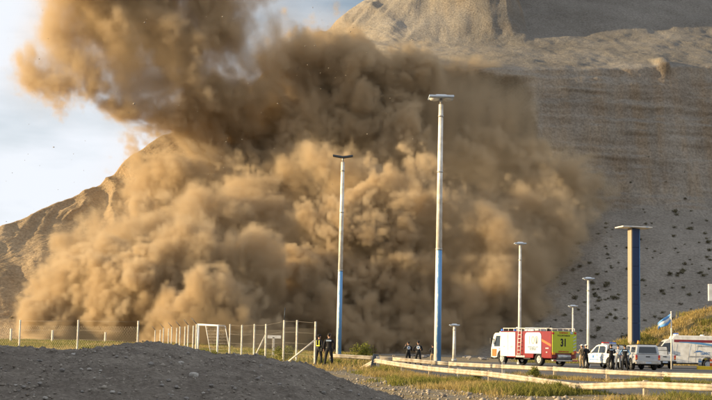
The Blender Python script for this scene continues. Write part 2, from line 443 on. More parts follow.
PLUME = [
 (200,-60,60,268),(120,-60,46,262),(260,-70,56,276),(180,-120,56,272),(250,-130,60,284),(310,-110,50,290),(320,-75,40,288),(110,-110,40,266),  # unseen plume head added to shade the cliff top, then the seen plume: column, row, radius, depth in metres
 (250,80,46,262),(225,40,46,262),(200,0,50,262),(250,20,36,264),(180,60,38,258),(150,25,42,258),(112,20,36,256),(150,-15,46,258),(95,-15,38,256),(86,28,22,254),(74,2,20,254),(240,-30,44,262),
 (64,66,12,252),(50,72,7,252),(88,58,18,253),(112,62,18,254),(140,75,22,255),(165,95,20,256),(140,98,9,255),(180,115,22,258),(205,95,34,260),(60,35,9,253),(285,60,26,262),(120,86,8,255),
 (375,72,26,274),(402,76,22,277),(350,62,24,272),(422,90,22,277),
 (300,64,32,276),(330,74,32,280),(285,78,34,270),(345,84,32,276),(310,60,28,290),
 (82,84,6,254),(160,118,11,257),(40,77,4,252),
]
CELL = 0.5
lo = np.array([-76., 194., -1.]); hi = np.array([60., 298., 112.])
res = np.round((hi - lo) / CELL).astype(int) + 1
axx, axy, axz = [np.linspace(lo[k], hi[k], res[k], dtype=np.float32) for k in range(3)]
SU = np.zeros(tuple(res), np.float32)
rng = random.Random(11)
K_U = 2.2                                   # smooth union radius (m)
def put(c, r):
    pad = 12.0
    a = [max(0, int((c[k] - r - pad - lo[k]) / CELL)) for k in range(3)]
    b = [min(int(res[k]), int((c[k] + r + pad - lo[k]) / CELL) + 1) for k in range(3)]
    if any(b[k] <= a[k] for k in range(3)): return
    d = np.sqrt(((axx[a[0]:b[0]] - c[0]) ** 2)[:, None, None] + ((axy[a[1]:b[1]] - c[1]) ** 2)[None, :, None] + ((axz[a[2]:b[2]] - c[2]) ** 2)[None, None, :])
    SU[a[0]:b[0], a[1]:b[1], a[2]:b[2]] += np.exp(np.clip((r - d) / K_U, -8, 8)).astype(np.float32)
def billow(px, py, rp, depth, kids=4):
    c = at(px, py, depth); r = rp / F_PX * depth
    put(c, r)
    for k in range(kids):
        dv = Vector((rng.gauss(0, 1), -abs(rng.gauss(0, 1)) * .9, rng.gauss(0, 1) + .3)).normalized()
        put(c + dv * r * rng.uniform(.65, 1.0), r * rng.uniform(.3, .5))
for px, py, rp, out_ in BILLOWS:
    y = 245.0
    for _ in range(4):
        p = at(px, py, y); y = slope_y(p.x, p.z) - out_ * 0.9
    billow(px, py, rp * 0.80, y)
for px, py, rp, y in PLUME:
    billow(px, py, rp * 0.74, y, 3)
SDF = (K_U * np.log(np.maximum(SU, 1e-6))).astype(np.float32)
cbox = np.zeros(tuple(res), bool); cbox[int((8 - lo[0]) / CELL):int((41 - lo[0]) / CELL), int((262 - lo[1]) / CELL):int((293 - lo[1]) / CELL), int((24 - lo[2]) / CELL):int((68 - lo[2]) / CELL)] = True
sel = np.nonzero((SDF.reshape(-1) > -9.0) | cbox.reshape(-1))[0]
ix = sel // (res[1] * res[2]); iy = (sel // res[2]) % res[1]; iz = sel % res[2]
x, y, z = axx[ix], axy[iy], axz[iz]; sd = SDF.reshape(-1)[sel]
# swirl the air, then cauliflower relief at several sizes
qx = x + fbm(x, y, z, 12, 2, seed=1) * 4.0; qy = y + fbm(x, y, z, 12, 2, seed=21) * 4.0; qz = z + fbm(x, y, z, 12, 2, seed=41) * 4.0
def puffy(sc, oc, seed, gain=.5): return -fbm(qx, qy, qz, sc, oc, gain=gain, seed=seed, ridged=True)
rel = 3.4 + 4.0 * fbm(qx, qy, qz, 24, 2, seed=15) + 8.2 * puffy(12, 6, 5, .79)
wis = np.clip(smoothstep(40, 58, z) * smoothstep(5, -25, x) + 0.75 * smoothstep(0, 35, x), 0, 1)
tear = fbm(x * 1.0, y, z * .8, 5, 4, gain=.62, seed=31) * (1.7 + 5.0 * wis)
streak = fbm(x + .55 * z + 2 * fbm(x, y, z, 8, 2, seed=91), y, z * .38, 4.0, 4, gain=.6, seed=95)
f = sd + rel + tear + streak * (1.9 + 3.2 * wis)
soft = np.clip(.5 + 1.4 * fbm(x, y, z, 20, 3, seed=81), 0, 1)
width = 1.8 + 2.8 * soft + 6.5 * wis
dv_ = smoothstep(0.0, 1.0, np.clip(f / width, 0, 1)) * (1.45 - .5 * soft - 0.5 * wis)
dv_ *= np.clip(0.95 + 1.0 * fbm(qx, qy, qz, 7, 4, seed=9), 0.2, 1.7)
veil = smoothstep(-7.0, 4.0, sd + 4 * fbm(qx, qy, qz, 14, 4, seed=51) * (.5 + wis)) * np.clip(.5 + 1.6 * fbm(qx, qy, qz, 10, 4, seed=61), 0, 1)
dv_ += veil * (0.012 + 0.03 * wis)
# curtain of falling dust against the fresh scar in the cliff, in the shade of the main cloud
cf = fbm(x * 1.6, y, z * .22, 3.2, 4, gain=.6, seed=101)
edge = 37.5 + 1.3 * fbm(x * 0, y, z * .6, 3, 4, seed=103) - .06 * np.clip(44 - z, 0, 20)
curt = smoothstep(8, 16, x) * smoothstep(0.4, -1.8, x - edge + cf * 1.2) * smoothstep(24, 32, z) * smoothstep(61, 46, z + 7 * cf) * smoothstep(263, 268, y) * smoothstep(292, 286, y)
dv_ += curt * np.clip(.12 + .35 * cf, .0, .4)
dens = np.zeros(SDF.size, np.float32); dens[sel] = dv_
dens = dens.reshape(tuple(res))
GX, GY, GZ = np.meshgrid(axx, axy, axz, indexing='ij')
for ax in range(3):   # nothing at the walls of the grid
    sl = [slice(None)] * 3
    for e in (0, -1):
        sl[ax] = e; dens[tuple(sl)] = 0

# firm heart of the cloud, where it is too thick to see into: a surface drawn round the densest part
FFULL = np.full(SDF.size, -20.0, np.float32); FFULL[sel] = f - width - 3.0 - 4.0 * wis
FC = FFULL.reshape(tuple(res))[::2, ::2, ::2]
def surface_net(Fv, org, cell):
    ins_ = Fv > 0; nx_, ny_, nz_ = Fv.shape
    cs = np.zeros((nx_ - 1, ny_ - 1, nz_ - 1, 3), np.float32); cn = np.zeros((nx_ - 1, ny_ - 1, nz_ - 1), np.float32)
    corner = [(a_, b_, c_) for a_ in (0, 1) for b_ in (0, 1) for c_ in (0, 1)]
    view = lambda A_, o: A_[o[0]:nx_ - 1 + o[0], o[1]:ny_ - 1 + o[1], o[2]:nz_ - 1 + o[2]]
    for o in corner:
        for ax in range(3):
            if o[ax]: continue
            p_ = list(o); p_[ax] = 1; p_ = tuple(p_)
            f0, f1 = view(Fv, o), view(Fv, p_); x_ = (f0 > 0) != (f1 > 0)
            t_ = np.where(x_, f0 / np.where(x_, f0 - f1, 1), 0)
            for k in range(3): cs[..., k] += np.where(x_, o[k] + (t_ if k == ax else 0), 0)
            cn += x_
    has = cn > 0; idn = -np.ones(has.shape, np.int64); idn[has] = np.arange(has.sum())
    ijk = np.stack(np.nonzero(has), -1)
    V = org + (ijk + cs[has] / cn[has][:, None]) * cell
    quads = []
    for ax in range(3):
        u_, w_ = [(1, 2), (2, 0), (0, 1)][ax]
        sl0 = [slice(1, -1)] * 3; sl0[ax] = slice(0, -1); sl1 = list(sl0); sl1[ax] = slice(1, None)
        x_ = ins_[tuple(sl0)] != ins_[tuple(sl1)]; I = np.stack(np.nonzero(x_), -1); I[:, u_] += 1; I[:, w_] += 1
        flip = ins_[tuple(I.T)]
        cs_ = []
        for du, dw in ((0, 0), (-1, 0), (-1, -1), (0, -1)):
            J = I.copy(); J[:, u_] += du; J[:, w_] += dw; cs_.append(idn[tuple(J.T)])
        Q = np.stack(cs_, -1); Q[~flip] = Q[~flip][:, ::-1]; quads.append(Q)
    return V, np.concatenate(quads)
Vc, Qc = surface_net(FC, lo, CELL * 2)
lab = np.arange(len(Vc))                      # keep the one large body
for _ in range(4000):
    mn = lab[Qc].min(1); new_l = lab.copy(); np.minimum.at(new_l, Qc.reshape(-1), np.repeat(mn, 4)); new_l = new_l[new_l]
    if (new_l == lab).all(): break
    lab = new_l
big = np.bincount(lab).argmax(); keep = lab == big
remap = np.cumsum(keep) - 1; Qc = remap[Qc[keep[Qc[:, 0]]]]; Vc = Vc[keep]
mc = bpy.data.meshes.new('dust_cloud'); mc.vertices.add(len(Vc)); mc.vertices.foreach_set('co', Vc.reshape(-1).astype(np.float32))
mc.loops.add(Qc.size); mc.loops.foreach_set('vertex_index', Qc.reshape(-1).astype(np.int32))
mc.polygons.add(len(Qc)); mc.polygons.foreach_set('loop_start', np.arange(0, Qc.size, 4, dtype=np.int32)); mc.update(calc_edges=True); mc.validate()
mc.polygons.foreach_set('use_smooth', [True] * len(mc.polygons))
mc.materials.append(mat('dust_heart', (.36, .27, .17), 1.0, spec=0.0, var=.06, nscale=.2))
dust = link('dust_cloud', mc)
tag(dust, 'huge golden brown dust cloud billowing down the hillside and up into the sky', 'dust cloud')

def dust_material():
    m, nt, out = new_mat('dust')
    v = nt.nodes.new('ShaderNodeVolumePrincipled')
    v.inputs['Color'].default_value = (0.70, 0.57, 0.395, 1)
    v.inputs['Density'].default_value = 1.0
    v.inputs['Density Attribute'].default_value = 'density'
    v.inputs['Anisotropy'].default_value = 0.15
    nt.links.new(v.outputs[0], out.inputs['Volume'])
    return m
M_DUST = dust_material()
me = bpy.data.meshes.new('drifting_dust')
n = dens.size
me.vertices.add(n)
co = np.zeros((n, 3), np.float32)
co[:, 0] = GX.reshape(-1); co[:, 1] = GY.reshape(-1); co[:, 2] = GZ.reshape(-1)
me.vertices.foreach_set('co', co.reshape(-1))
at_d = me.attributes.new('dust', 'FLOAT', 'POINT'); at_d.data.foreach_set('value', dens.reshape(-1))
me.materials.append(M_DUST)
drift = link('drifting_dust', me, dust); drift['kind'] = 'stuff'
ng = bpy.data.node_groups.new('dust_grid', 'GeometryNodeTree')
ng.interface.new_socket('Geometry', in_out='INPUT', socket_type='NodeSocketGeometry')
ng.interface.new_socket('Geometry', in_out='OUTPUT', socket_type='NodeSocketGeometry')
N = ng.nodes.new; L = ng.links.new
gi, go = N('NodeGroupInput'), N('NodeGroupOutput')
vc = N('GeometryNodeVolumeCube')
vc.inputs['Min'].default_value = tuple(lo); vc.inputs['Max'].default_value = tuple(hi)
for k, ax in enumerate('XYZ'): vc.inputs['Resolution ' + ax].default_value = int(res[k])
pos = N('GeometryNodeInputPosition'); sx = N('ShaderNodeSeparateXYZ'); L(pos.outputs[0], sx.inputs[0])
idx = []
for k in range(3):
    mr = N('ShaderNodeMapRange'); mr.inputs['From Min'].default_value = lo[k]; mr.inputs['From Max'].default_value = hi[k]
    mr.inputs['To Min'].default_value = 0; mr.inputs['To Max'].default_value = float(res[k] - 1)
    L(sx.outputs[k], mr.inputs['Value'])
    f = N('FunctionNodeFloatToInt'); f.rounding_mode = 'ROUND'; L(mr.outputs[0], f.inputs[0]); idx.append(f.outputs[0])
def imath(op, a, b):
    q = N('FunctionNodeIntegerMath'); q.operation = op
    for s_, v_ in zip(q.inputs, (a, b)):
        if isinstance(v_, int): s_.default_value = v_
        else: L(v_, s_)
    return q.outputs[0]
ii = imath('ADD', imath('MULTIPLY', imath('ADD', imath('MULTIPLY', idx[0], int(res[1])), idx[1]), int(res[2])), idx[2])
si = N('GeometryNodeSampleIndex'); si.data_type = 'FLOAT'; si.domain = 'POINT'
na = N('GeometryNodeInputNamedAttribute'); na.data_type = 'FLOAT'; na.inputs['Name'].default_value = 'dust'
L(gi.outputs[0], si.inputs['Geometry']); L(na.outputs['Attribute'], si.inputs['Value']); L(ii, si.inputs['Index'])
L(si.outputs[0], vc.inputs['Density'])
sm = N('GeometryNodeSetMaterial'); sm.inputs['Material'].default_value = M_DUST
L(vc.outputs[0], sm.inputs['Geometry']); L(sm.outputs[0], go.inputs[0])
md = drift.modifiers.new('dust', 'NODES'); md.node_group = ng
# ================================================================== MESH KIT
class MB:
    """collects shapes into one mesh; material slots by index"""
    def __init__(self): self.bm = bmesh.new()
    def _fin(self, geom, mi):
        for f in geom: f.material_index = mi
    def box(self, c, s, mi=0, rot=None, bev=0.0, taper=None):
        r = bmesh.ops.create_cube(self.bm, size=1.0)
        vs = r['verts']
        for v in vs:
            if taper and v.co.z > 0: v.co.x *= taper[0]; v.co.y *= taper[1]
            v.co = Vector((v.co.x * s[0], v.co.y * s[1], v.co.z * s[2]))
        fs = list({f for v in vs for f in v.link_faces})
        if bev:
            es = list({e for v in vs for e in v.link_edges})
            rr = bmesh.ops.bevel(self.bm, geom=es, offset=bev, segments=2, affect='EDGES', profile=.5)
            fs = list({f for f in rr['faces']} | {f for f in fs if f.is_valid})
            vs = list({v for f in fs for v in f.verts})
        if rot is not None: bmesh.ops.rotate(self.bm, verts=vs, cent=(0, 0, 0), matrix=rot)
        bmesh.ops.translate(self.bm, verts=vs, vec=c)
        self._fin(fs, mi); return self
    def tube(self, a, b, r1, r2=None, mi=0, seg=10, cap=True):
        a, b = Vector(a), Vector(b); r2 = r1 if r2 is None else r2
        d = b - a
        res_ = bmesh.ops.create_cone(self.bm, cap_ends=cap, segments=seg, radius1=r1, radius2=r2, depth=d.length)
        vs = res_['verts']
        q = Vector((0, 0, 1)).rotation_difference(d.normalized()).to_matrix()
        bmesh.ops.rotate(self.bm, verts=vs, cent=(0, 0, 0), matrix=q)
        bmesh.ops.translate(self.bm, verts=vs, vec=(a + b) / 2)
        fs = list({f for v in vs for f in v.link_faces}); self._fin(fs, mi)
        for f in fs: f.smooth = len(f.verts) == 4
        return self
    def ball(self, c, r, mi=0, sc=(1, 1, 1), sub=2):
        res_ = bmesh.ops.create_icosphere(self.bm, subdivisions=sub, radius=r)
        vs = res_['verts']
        for v in vs: v.co = Vector((v.co.x * sc[0], v.co.y * sc[1], v.co.z * sc[2])) + Vector(c)
        fs = list({f for v in vs for f in v.link_faces}); self._fin(fs, mi)
        for f in fs: f.smooth = True
        return self
    def prism(self, pts, x0, x1, mi=0, bev=0.0, axis='X', top=None):
        """pts: outline in (y, z), pushed from x0 to x1; top=(z from which the sides lean in, inset per metre)"""
        def mk(y, z, x):
            if top and z > top[0]:
                k = (z - top[0]) * top[1]; x = x + k if x < (x0 + x1) / 2 else x - k
            return {'X': (x, y, z), 'Y': (y, x, z), 'Z': (y, z, x)}[axis]
        A = [self.bm.verts.new(mk(y, z, x0)) for y, z in pts]; B = [self.bm.verts.new(mk(y, z, x1)) for y, z in pts]
        n = len(pts); fs = [self.bm.faces.new(A[::-1]), self.bm.faces.new(B)]
        for i in range(n): fs.append(self.bm.faces.new((A[i], A[(i + 1) % n], B[(i + 1) % n], B[i])))
        bmesh.ops.recalc_face_normals(self.bm, faces=fs)
        self._fin(fs, mi)
        if bev:
            es = list({e for f in fs for e in f.edges if e.calc_face_angle(0) > .35})
            rr = bmesh.ops.bevel(self.bm, geom=es, offset=bev, segments=2, affect='EDGES', profile=.5, clamp_overlap=True)
            for f in rr['faces']: f.material_index = mi
        return self
    def poly(self, pts, mi=0):
        f = self.bm.faces.new([self.bm.verts.new(p) for p in pts]); f.material_index = mi; return self
    def build(self, name, mats, parent=None, loc=None, rz=0.0):
        me = bpy.data.meshes.new(name); self.bm.normal_update(); self.bm.to_mesh(me); self.bm.free()
        for m in (mats if isinstance(mats, (list, tuple)) else [mats]): me.materials.append(m)
        o = link(name, me, parent, loc); o.rotation_euler = (0, 0, rz); return o
_FONT = None
def text_mesh(name, s, size, m, parent, loc, rot, ext=.004, bold=0.0, sx=1.0):
    cu = bpy.data.curves.new(name, 'FONT'); cu.body = s; cu.size = size; cu.extrude = ext; cu.offset = bold
    cu.align_x = 'CENTER'; cu.align_y = 'CENTER'
    t = bpy.data.objects.new(name, cu); COL.objects.link(t)
    dg = bpy.context.evaluated_depsgraph_get()
    me = bpy.data.meshes.new_from_object(t.evaluated_get(dg)); me.name = name
    bpy.data.objects.remove(t)
    me.materials.clear(); me.materials.append(m)
    o = link(name, me, parent, loc); o.rotation_euler = rot; o.scale = (sx, 1, 1); return o
def arch(cy, cz, r, n=9, a0=0.0, a1=math.pi):
    return [(cy + r * math.cos(a0 + (a1 - a0) * i / (n - 1)), cz + r * math.sin(a0 + (a1 - a0) * i / (n - 1))) for i in range(n)]

WHITE = mat('white_paint', (.78, .77, .74), .35, coat=.4, dirt=(.66, .63, .57), nscale=3)
SILVER = mat('silver_paint', (.42, .44, .47), .35, metal=.35, coat=.4, nscale=3)
RED = mat('red_paint', (.18, .006, .010), .35, coat=.4, nscale=3)
LIME = mat('fluorescent_yellow', (.50, .56, .035), .5, var=.04)
GLASS = mat('dark_glass', (.02, .027, .036), .06, spec=.8, var=.02)
BLACK = mat('black_plastic', (.018, .018, .019), .6)
RUBBER = mat('rubber', (.02, .02, .021), .85)
STEEL = mat('steel', (.45, .46, .47), .35, metal=.8)
ALU = mat('aluminium', (.42, .50, .62), .4, metal=.3, var=.05)
REDLAMP = mat('red_lamp', (.55, .02, .015), .2, spec=.6)
AMBER = mat('amber_lamp', (.85, .35, .02), .25, spec=.6)
BLUELAMP = mat('blue_lamp', (.02, .12, .55), .2, spec=.6)
NAVY = mat('navy_paint', (.022, .045, .11), .45, spec=.3)
SKYBLUE = mat('light_blue_paint', (.10, .27, .52), .5)
GALV = mat('galvanised', (.50, .49, .47), .45, metal=.45, dirt=(.36, .33, .29), nscale=4)
POLEW = mat('white_pole_paint', (.74, .72, .68), .5, dirt=(.60, .55, .48), nscale=2.5)
CONC = mat('concrete', (.60, .575, .53), .9, var=.12, nscale=8, bump=.3, dirt=(.42, .39, .34))
YELLOW = mat('yellow_paint', (.80, .52, .02), .55)
DKTEXT = mat('dark_print', (.02, .02, .025), .7, var=.02)
REDTEXT = mat('red_print', (.50, .07, .03), .7, var=.02)
BLUETEXT = mat('blue_print', (.03, .15, .42), .7, var=.02)
GREYTEXT = mat('grey_print', (.30, .29, .28), .7, var=.02)
ORANGE = mat('orange_print', (.65, .12, .02), .5)

def wheel(parent, x, y, r, w, side):
    t = MB(); seg = 20
    # tyre: lathe
    prof_ = [(.62, -.5), (.9, -.5), (1.0, -.34), (1.0, .34), (.9, .5), (.62, .5)]
    rings = []
    for k in range(seg):
        a = 2 * math.pi * k / seg
        rings.append([t.bm.verts.new((w * q, r * p * math.cos(a), r * p * math.sin(a))) for p, q in prof_])
    for k in range(seg):
        A, B = rings[k], rings[(k + 1) % seg]
        for i in range(len(prof_)): 
            f = t.bm.faces.new((A[i], A[(i + 1) % 6], B[(i + 1) % 6], B[i])); f.smooth = True
    bmesh.ops.recalc_face_normals(t.bm, faces=t.bm.faces[:])
    W = link('wheel', None, parent, (x, y, r))
    t.build('tyre', RUBBER, W)
    m = MB(); m.tube((-.3 * w, 0, 0), (.3 * w, 0, 0), r * .62, mi=0, seg=18)
    m.tube((side * .3 * w, 0, 0), (side * .42 * w, 0, 0), r * .2, mi=0, seg=10)
    for k in range(6):
        a = math.pi * k / 3; m.box((side * .33 * w, math.cos(a) * r * .38, math.sin(a) * r * .38), (.04, r * .09, r * .34), 0, rot=Matrix.Rotation(a - math.pi / 2, 3, 'X'))
    m.build('rim', STEEL, W)
    return W
# ================================================================== VEHICLES
# ---- fire engine: origin at the middle of its rear, forward = +Y
def fire_engine(loc, rz):
    root = empty('fire_engine', loc, rz)
    tag(root, 'red and white fire engine with yellow-green rear shutter reading 31', 'fire engine')
    L_, W_ = 8.0, 1.25
    m = MB(); m.box((0, 4.0, .62), (.9, 7.8, .28), 0, bev=.02)
    for y in (.35, 5.2): m.box((0, y, .5), (2.0, .14, .14), 0)
    m.box((-W_ + .25, 3.3, .72), (.4, .9, .42), 0, bev=.03).box((W_ - .25, 3.3, .72), (.4, .9, .42), 0, bev=.03)
    m.build('chassis', BLACK, root)
    # equipment body with arches
    pts = [(0.0, .62), (1.0, .62)] + [(y, z) for y, z in arch(1.75, .62, .66, 9, math.pi, 0)] + [(2.5, .62), (6.0, .62), (6.0, .95), (6.84, .95), (6.84, 2.78), (0.0, 2.78)]
    m = MB(); m.prism(pts, -W_, W_, 0, bev=.03); body = m.build('equipment_body', RED, root)
    # cab
    cp = [(6.87, 1.2)] + arch(6.75, .62, .62, 7, math.pi * .44, 0) + [(7.75, .55), (8.18, .62), (8.2, 1.35), (7.95, 2.45), (7.78, 2.62), (6.87, 2.66)]
    m = MB(); m.prism(cp, -W_ + .03, W_ - .03, 0, bev=.05, top=(1.35, .07)); cab = m.build('cab', WHITE, root)
    for s in (-1, 1):
        for y0, y1 in ((7.0, 7.72),):
            m = MB(); top_in = .075
            x0 = s * (W_ - .03 + .006)
            a = [(x0 - s * .01, y0, 1.5), (x0 - s * .01, y1 + .12, 1.5), (x0 - s * top_in, y1 - .12, 2.4), (x0 - s * top_in, y0, 2.4)]
            m.poly(a if s > 0 else a[::-1]); m.build('cab_window', GLASS, cab)
        m = MB(); m.box((s * (W_ + .18), 8.0, 1.95), (.1, .16, .5), 0, bev=.03).tube((s * (W_ - .1), 7.9, 2.1), (s * (W_ + .18), 8.0, 2.15), .02)
        m.build('wing_mirror', BLACK, cab)
        m = MB(); m.box((s * (W_ - .012), 7.0, 1.28), (.04, .22, .05), 0); m.build('door_handle', BLACK, cab)
        m = MB(); m.box((s * (W_ - .02), 7.75, .98), (.05, .6, .62), 0, bev=.01); m.build('side_marker', ORANGE, cab)
    m = MB(); m.poly([(-1.05, 8.185, 1.5), (1.05, 8.185, 1.5), (.98, 7.98, 2.36), (-.98, 7.98, 2.36)][::-1]); m.build('windscreen', GLASS, cab)
    for x in (-.8, .8):
        m = MB(); m.tube((x, 8.1, .95), (x, 8.23, .95), .13, seg=14); m.build('headlight', STEEL, cab)
    m = MB(); m.box((0, 8.25, .62), (2.45, .2, .3), 0, bev=.04); m.build('front_bumper', BLACK, root)
    # white lockers on the side behind the cab (two doors), then ladder, logo panel, red locker
    for s in (-1, 1):
        for y0, y1, nm, mt in ((4.78, 5.77, 'locker_door', WHITE), (5.81, 6.82, 'locker_door', WHITE)):
            m = MB(); m.box((s * (W_ + .012), (y0 + y1) / 2, 1.7), (.05, y1 - y0, 1.98), 0, bev=.015); d = m.build(nm, mt, root)
            m = MB(); m.box((s * (W_ + .045), (y0 + y1) / 2, 1.5), (.03, .16, .1), 0); m.build('handle', STEEL, d)
        # rounded logo panel
        y0, y1, z0, z1 = 1.32, 3.45, .98, 2.68
        q = [(y0, z0), (y1, z0)] + arch(y1 - .3, z1 - .3, .3, 6, 0, math.pi / 2) + arch(y0 + .3, z1 - .3, .3, 6, math.pi / 2, math.pi)
        m = MB(); m.prism(q, s * (W_ + .003), s * (W_ + .035), 0); pan = m.build('shutter_panel', ALU, root)
        ry = R(90) if s > 0 else R(-90)
        rot = Euler((R(90), 0, ry)).to_matrix().to_euler()
        xx = s * (W_ + .036)
        text_mesh('number_emblem', '100', .92, GREYTEXT, pan, (xx, 2.38, 2.02), rot, bold=.006)
        m = MB(); m.box((s * (W_ + .04), 2.38 + s * .48, 2.02), (.012, .12, .45), 0, bev=.005, taper=(1, .3)); m.build('flame_emblem', DKTEXT, pan)
        for k, (z, wd) in enumerate(((1.50, 1.0), (1.38, .8), (1.27, .62))):
            text_mesh('lettering', ('EMERGENCIAS', 'BOMBEROS', 'VOLUNTARIOS')[k], .15, DKTEXT, pan, (xx, 2.38, z), rot, sx=wd * 1.4)
        # slats of the roller shutter
        # ladder
        m = MB()
        for dy in (0, .42): m.tube((s * (W_ + .2), 3.85 + dy, .75), (s * (W_ + .07), 3.85 + dy, 2.95), .03, seg=8)
        for k in range(7):
            t = (k + .5) / 7; m.tube((s * (W_ + .2 - .13 * t), 3.85, .75 + 2.2 * t), (s * (W_ + .2 - .13 * t), 4.27, .75 + 2.2 * t), .022, seg=6)
        m.build('side_ladder', WHITE, root)
        m = MB(); m.box((s * (W_ + .012), .66, 1.68), (.03, 1.22, 2.0), 0, bev=.01); ld = m.build('red_locker', RED, root)
        for yy_, zz_, ww_ in ((.55, 1.42, .4), (.6, 1.1, .18)): m = MB(); m.box((s * (W_ + .036), yy_, zz_), (.03, ww_, .1), 0, bev=.01); m.build('handle', STEEL, ld)
        m = MB(); x0 = s * (W_ + .029)
        a = [(x0, 1.25, 2.16), (x0, 1.25, 1.96), (x0, .07, 1.55), (x0, .07, 1.75)]
        m.poly(a if s < 0 else a[::-1]); m.build('orange_stripe', ORANGE, ld)
        m = MB(); m.box((s * (W_ + .012), 4.1, .72), (.03, 1.2, .16), 0, bev=.01); m.build('side_step', STEEL, root)
    # rear
    sh = MB(); sh.box((0, -.03, 1.92), (2.44, .05, 1.72), 0, bev=.015); shut = sh.build('rear_shutter', LIME, root)
    for k in range(9):
        b = MB(); b.box((-.08, -.058, 1.2 + k * .17), (1.9, .008, .012), 0); b.build('slat_joint', LIME, shut)
    text_mesh('rear_number', '31', .82, DKTEXT, shut, (-.1, -.062, 1.86), (R(90), 0, 0), bold=.035, sx=.78)
    text_mesh('lettering', 'BOMBEROS', .17, REDTEXT, shut, (-.1, -.062, 2.66), (R(90), 0, 0), bold=.006)
    text_mesh('lettering', 'VOLUNTARIOS', .17, DKTEXT, shut, (-.1, -.062, 2.44), (R(90), 0, 0), bold=.004, sx=1.1)
    text_mesh('lettering', 'EMERGENCIAS', .15, REDTEXT, shut, (-.1, -.062, 1.17), (R(90), 0, 0), bold=.006, sx=1.1)
    for k in range(5):
        b = MB(); b.box((1.02, -.062, 2.34 - k * .26), (.3, .012, .07), 0, rot=Matrix.Rotation(R(-24), 3, 'Y')); b.build('reflective_stripe', ALU, shut)
    m = MB(); m.box((.72, -.062, 2.68), (.26, .03, .2), 0, bev=.02); m.build('number_plate', ALU, root)
    for x, z, mt, nm in ((-1.16, 2.62, REDLAMP, 'rear_lamp'), (1.08, 2.66, REDLAMP, 'rear_lamp'), (-1.1, 1.02, AMBER, 'indicator'), (.84, 1.06, AMBER, 'indicator'), (1.06, 1.14, REDLAMP, 'rear_lamp')):
        m = MB(); m.box((x, -.075, z), (.2 if z > 2 else .26, .05, .16 if z > 2 else .2), 0, bev=.02); m.build(nm, mt, root)
    m = MB(); m.box((-.05, .1, .78), (1.9, .1, .5), 0); m.build('rear_recess', BLACK, root)
    m = MB(); m.tube((-.75, -.02, .76), (.55, -.02, .76), .2, seg=16); m.build('rear_cylinder', STEEL, root)
    m = MB(); m.box((0, -.08, .46), (2.5, .18, .13), 0, bev=.02); bump = m.build('rear_bumper', GALV, root)
    for x in (-1.05, .85, 1.12):
        m = MB(); m.box((x, -.18, .46), (.26, .02, .07), 0); m.build('reflector', REDLAMP, bump)
    # roof
    for s in (-1, 1):
        m = MB(); m.tube((s * 1.15, .1, 3.02), (s * 1.15, 6.6, 3.02), .03, seg=8)
        for k in range(10): m.tube((s * 1.15, .1 + k * .72, 2.75), (s * 1.15, .1 + k * .72, 3.02), .02, seg=6)
        m.build('roof_rail', WHITE, root)
    m = MB()
    for dx in (-.2, .2): m.tube((dx + .3, .4, 2.98), (dx + .3, 5.6, 3.02), .03, seg=8)
    for k in range(14): m.tube((.1, .5 + k * .38, 2.98), (.5, .5 + k * .38, 2.98), .018, seg=6)
    m.build('roof_ladder', GALV, root)
    m = MB(); m.box((-.6, 3.4, 2.93), (.6, 1.2, .3), 0, bev=.04); m.build('roof_box', ALU, root)
    m = MB(); m.tube((-.5, 1.4, 2.78), (-.5, 1.4, 3.0), .12, seg=10).tube((-.5, 1.4, 3.02), (-.75, .8, 3.18), .07, .05, seg=8); m.build('water_monitor', BLACK, root)
    m = MB()
    for k in range(5): m.tube((-.85 + k * .13, 2.1, 2.9), (-.85 + k * .13, 2.6, 2.9), .09, seg=10)
    m.build('rolled_hose', WHITE, root)
    m = MB(); m.box((0, 7.4, 2.7), (1.7, .34, .1), 0, bev=.02); lb = m.build('light_bar', WHITE, root)
    for x in (-.65, .65):
        m = MB(); m.tube((x, 7.4, 2.75), (x, 7.4, 2.98), .14, .11, seg=14); m.build('beacon', BLUELAMP, lb)
    m = MB(); m.tube((-.9, 5.0, 2.66), (-.9, 5.0, 3.0), .05, seg=8).ball((-.9, 5, 3.04), .1, 0); m.build('searchlight', WHITE, root)
    for y, ws in ((1.75, 1.0), (6.75, 1.0)):
        for s in (-1, 1): wheel(root, s * (W_ - .2), y, .52, .34, s)
    return root

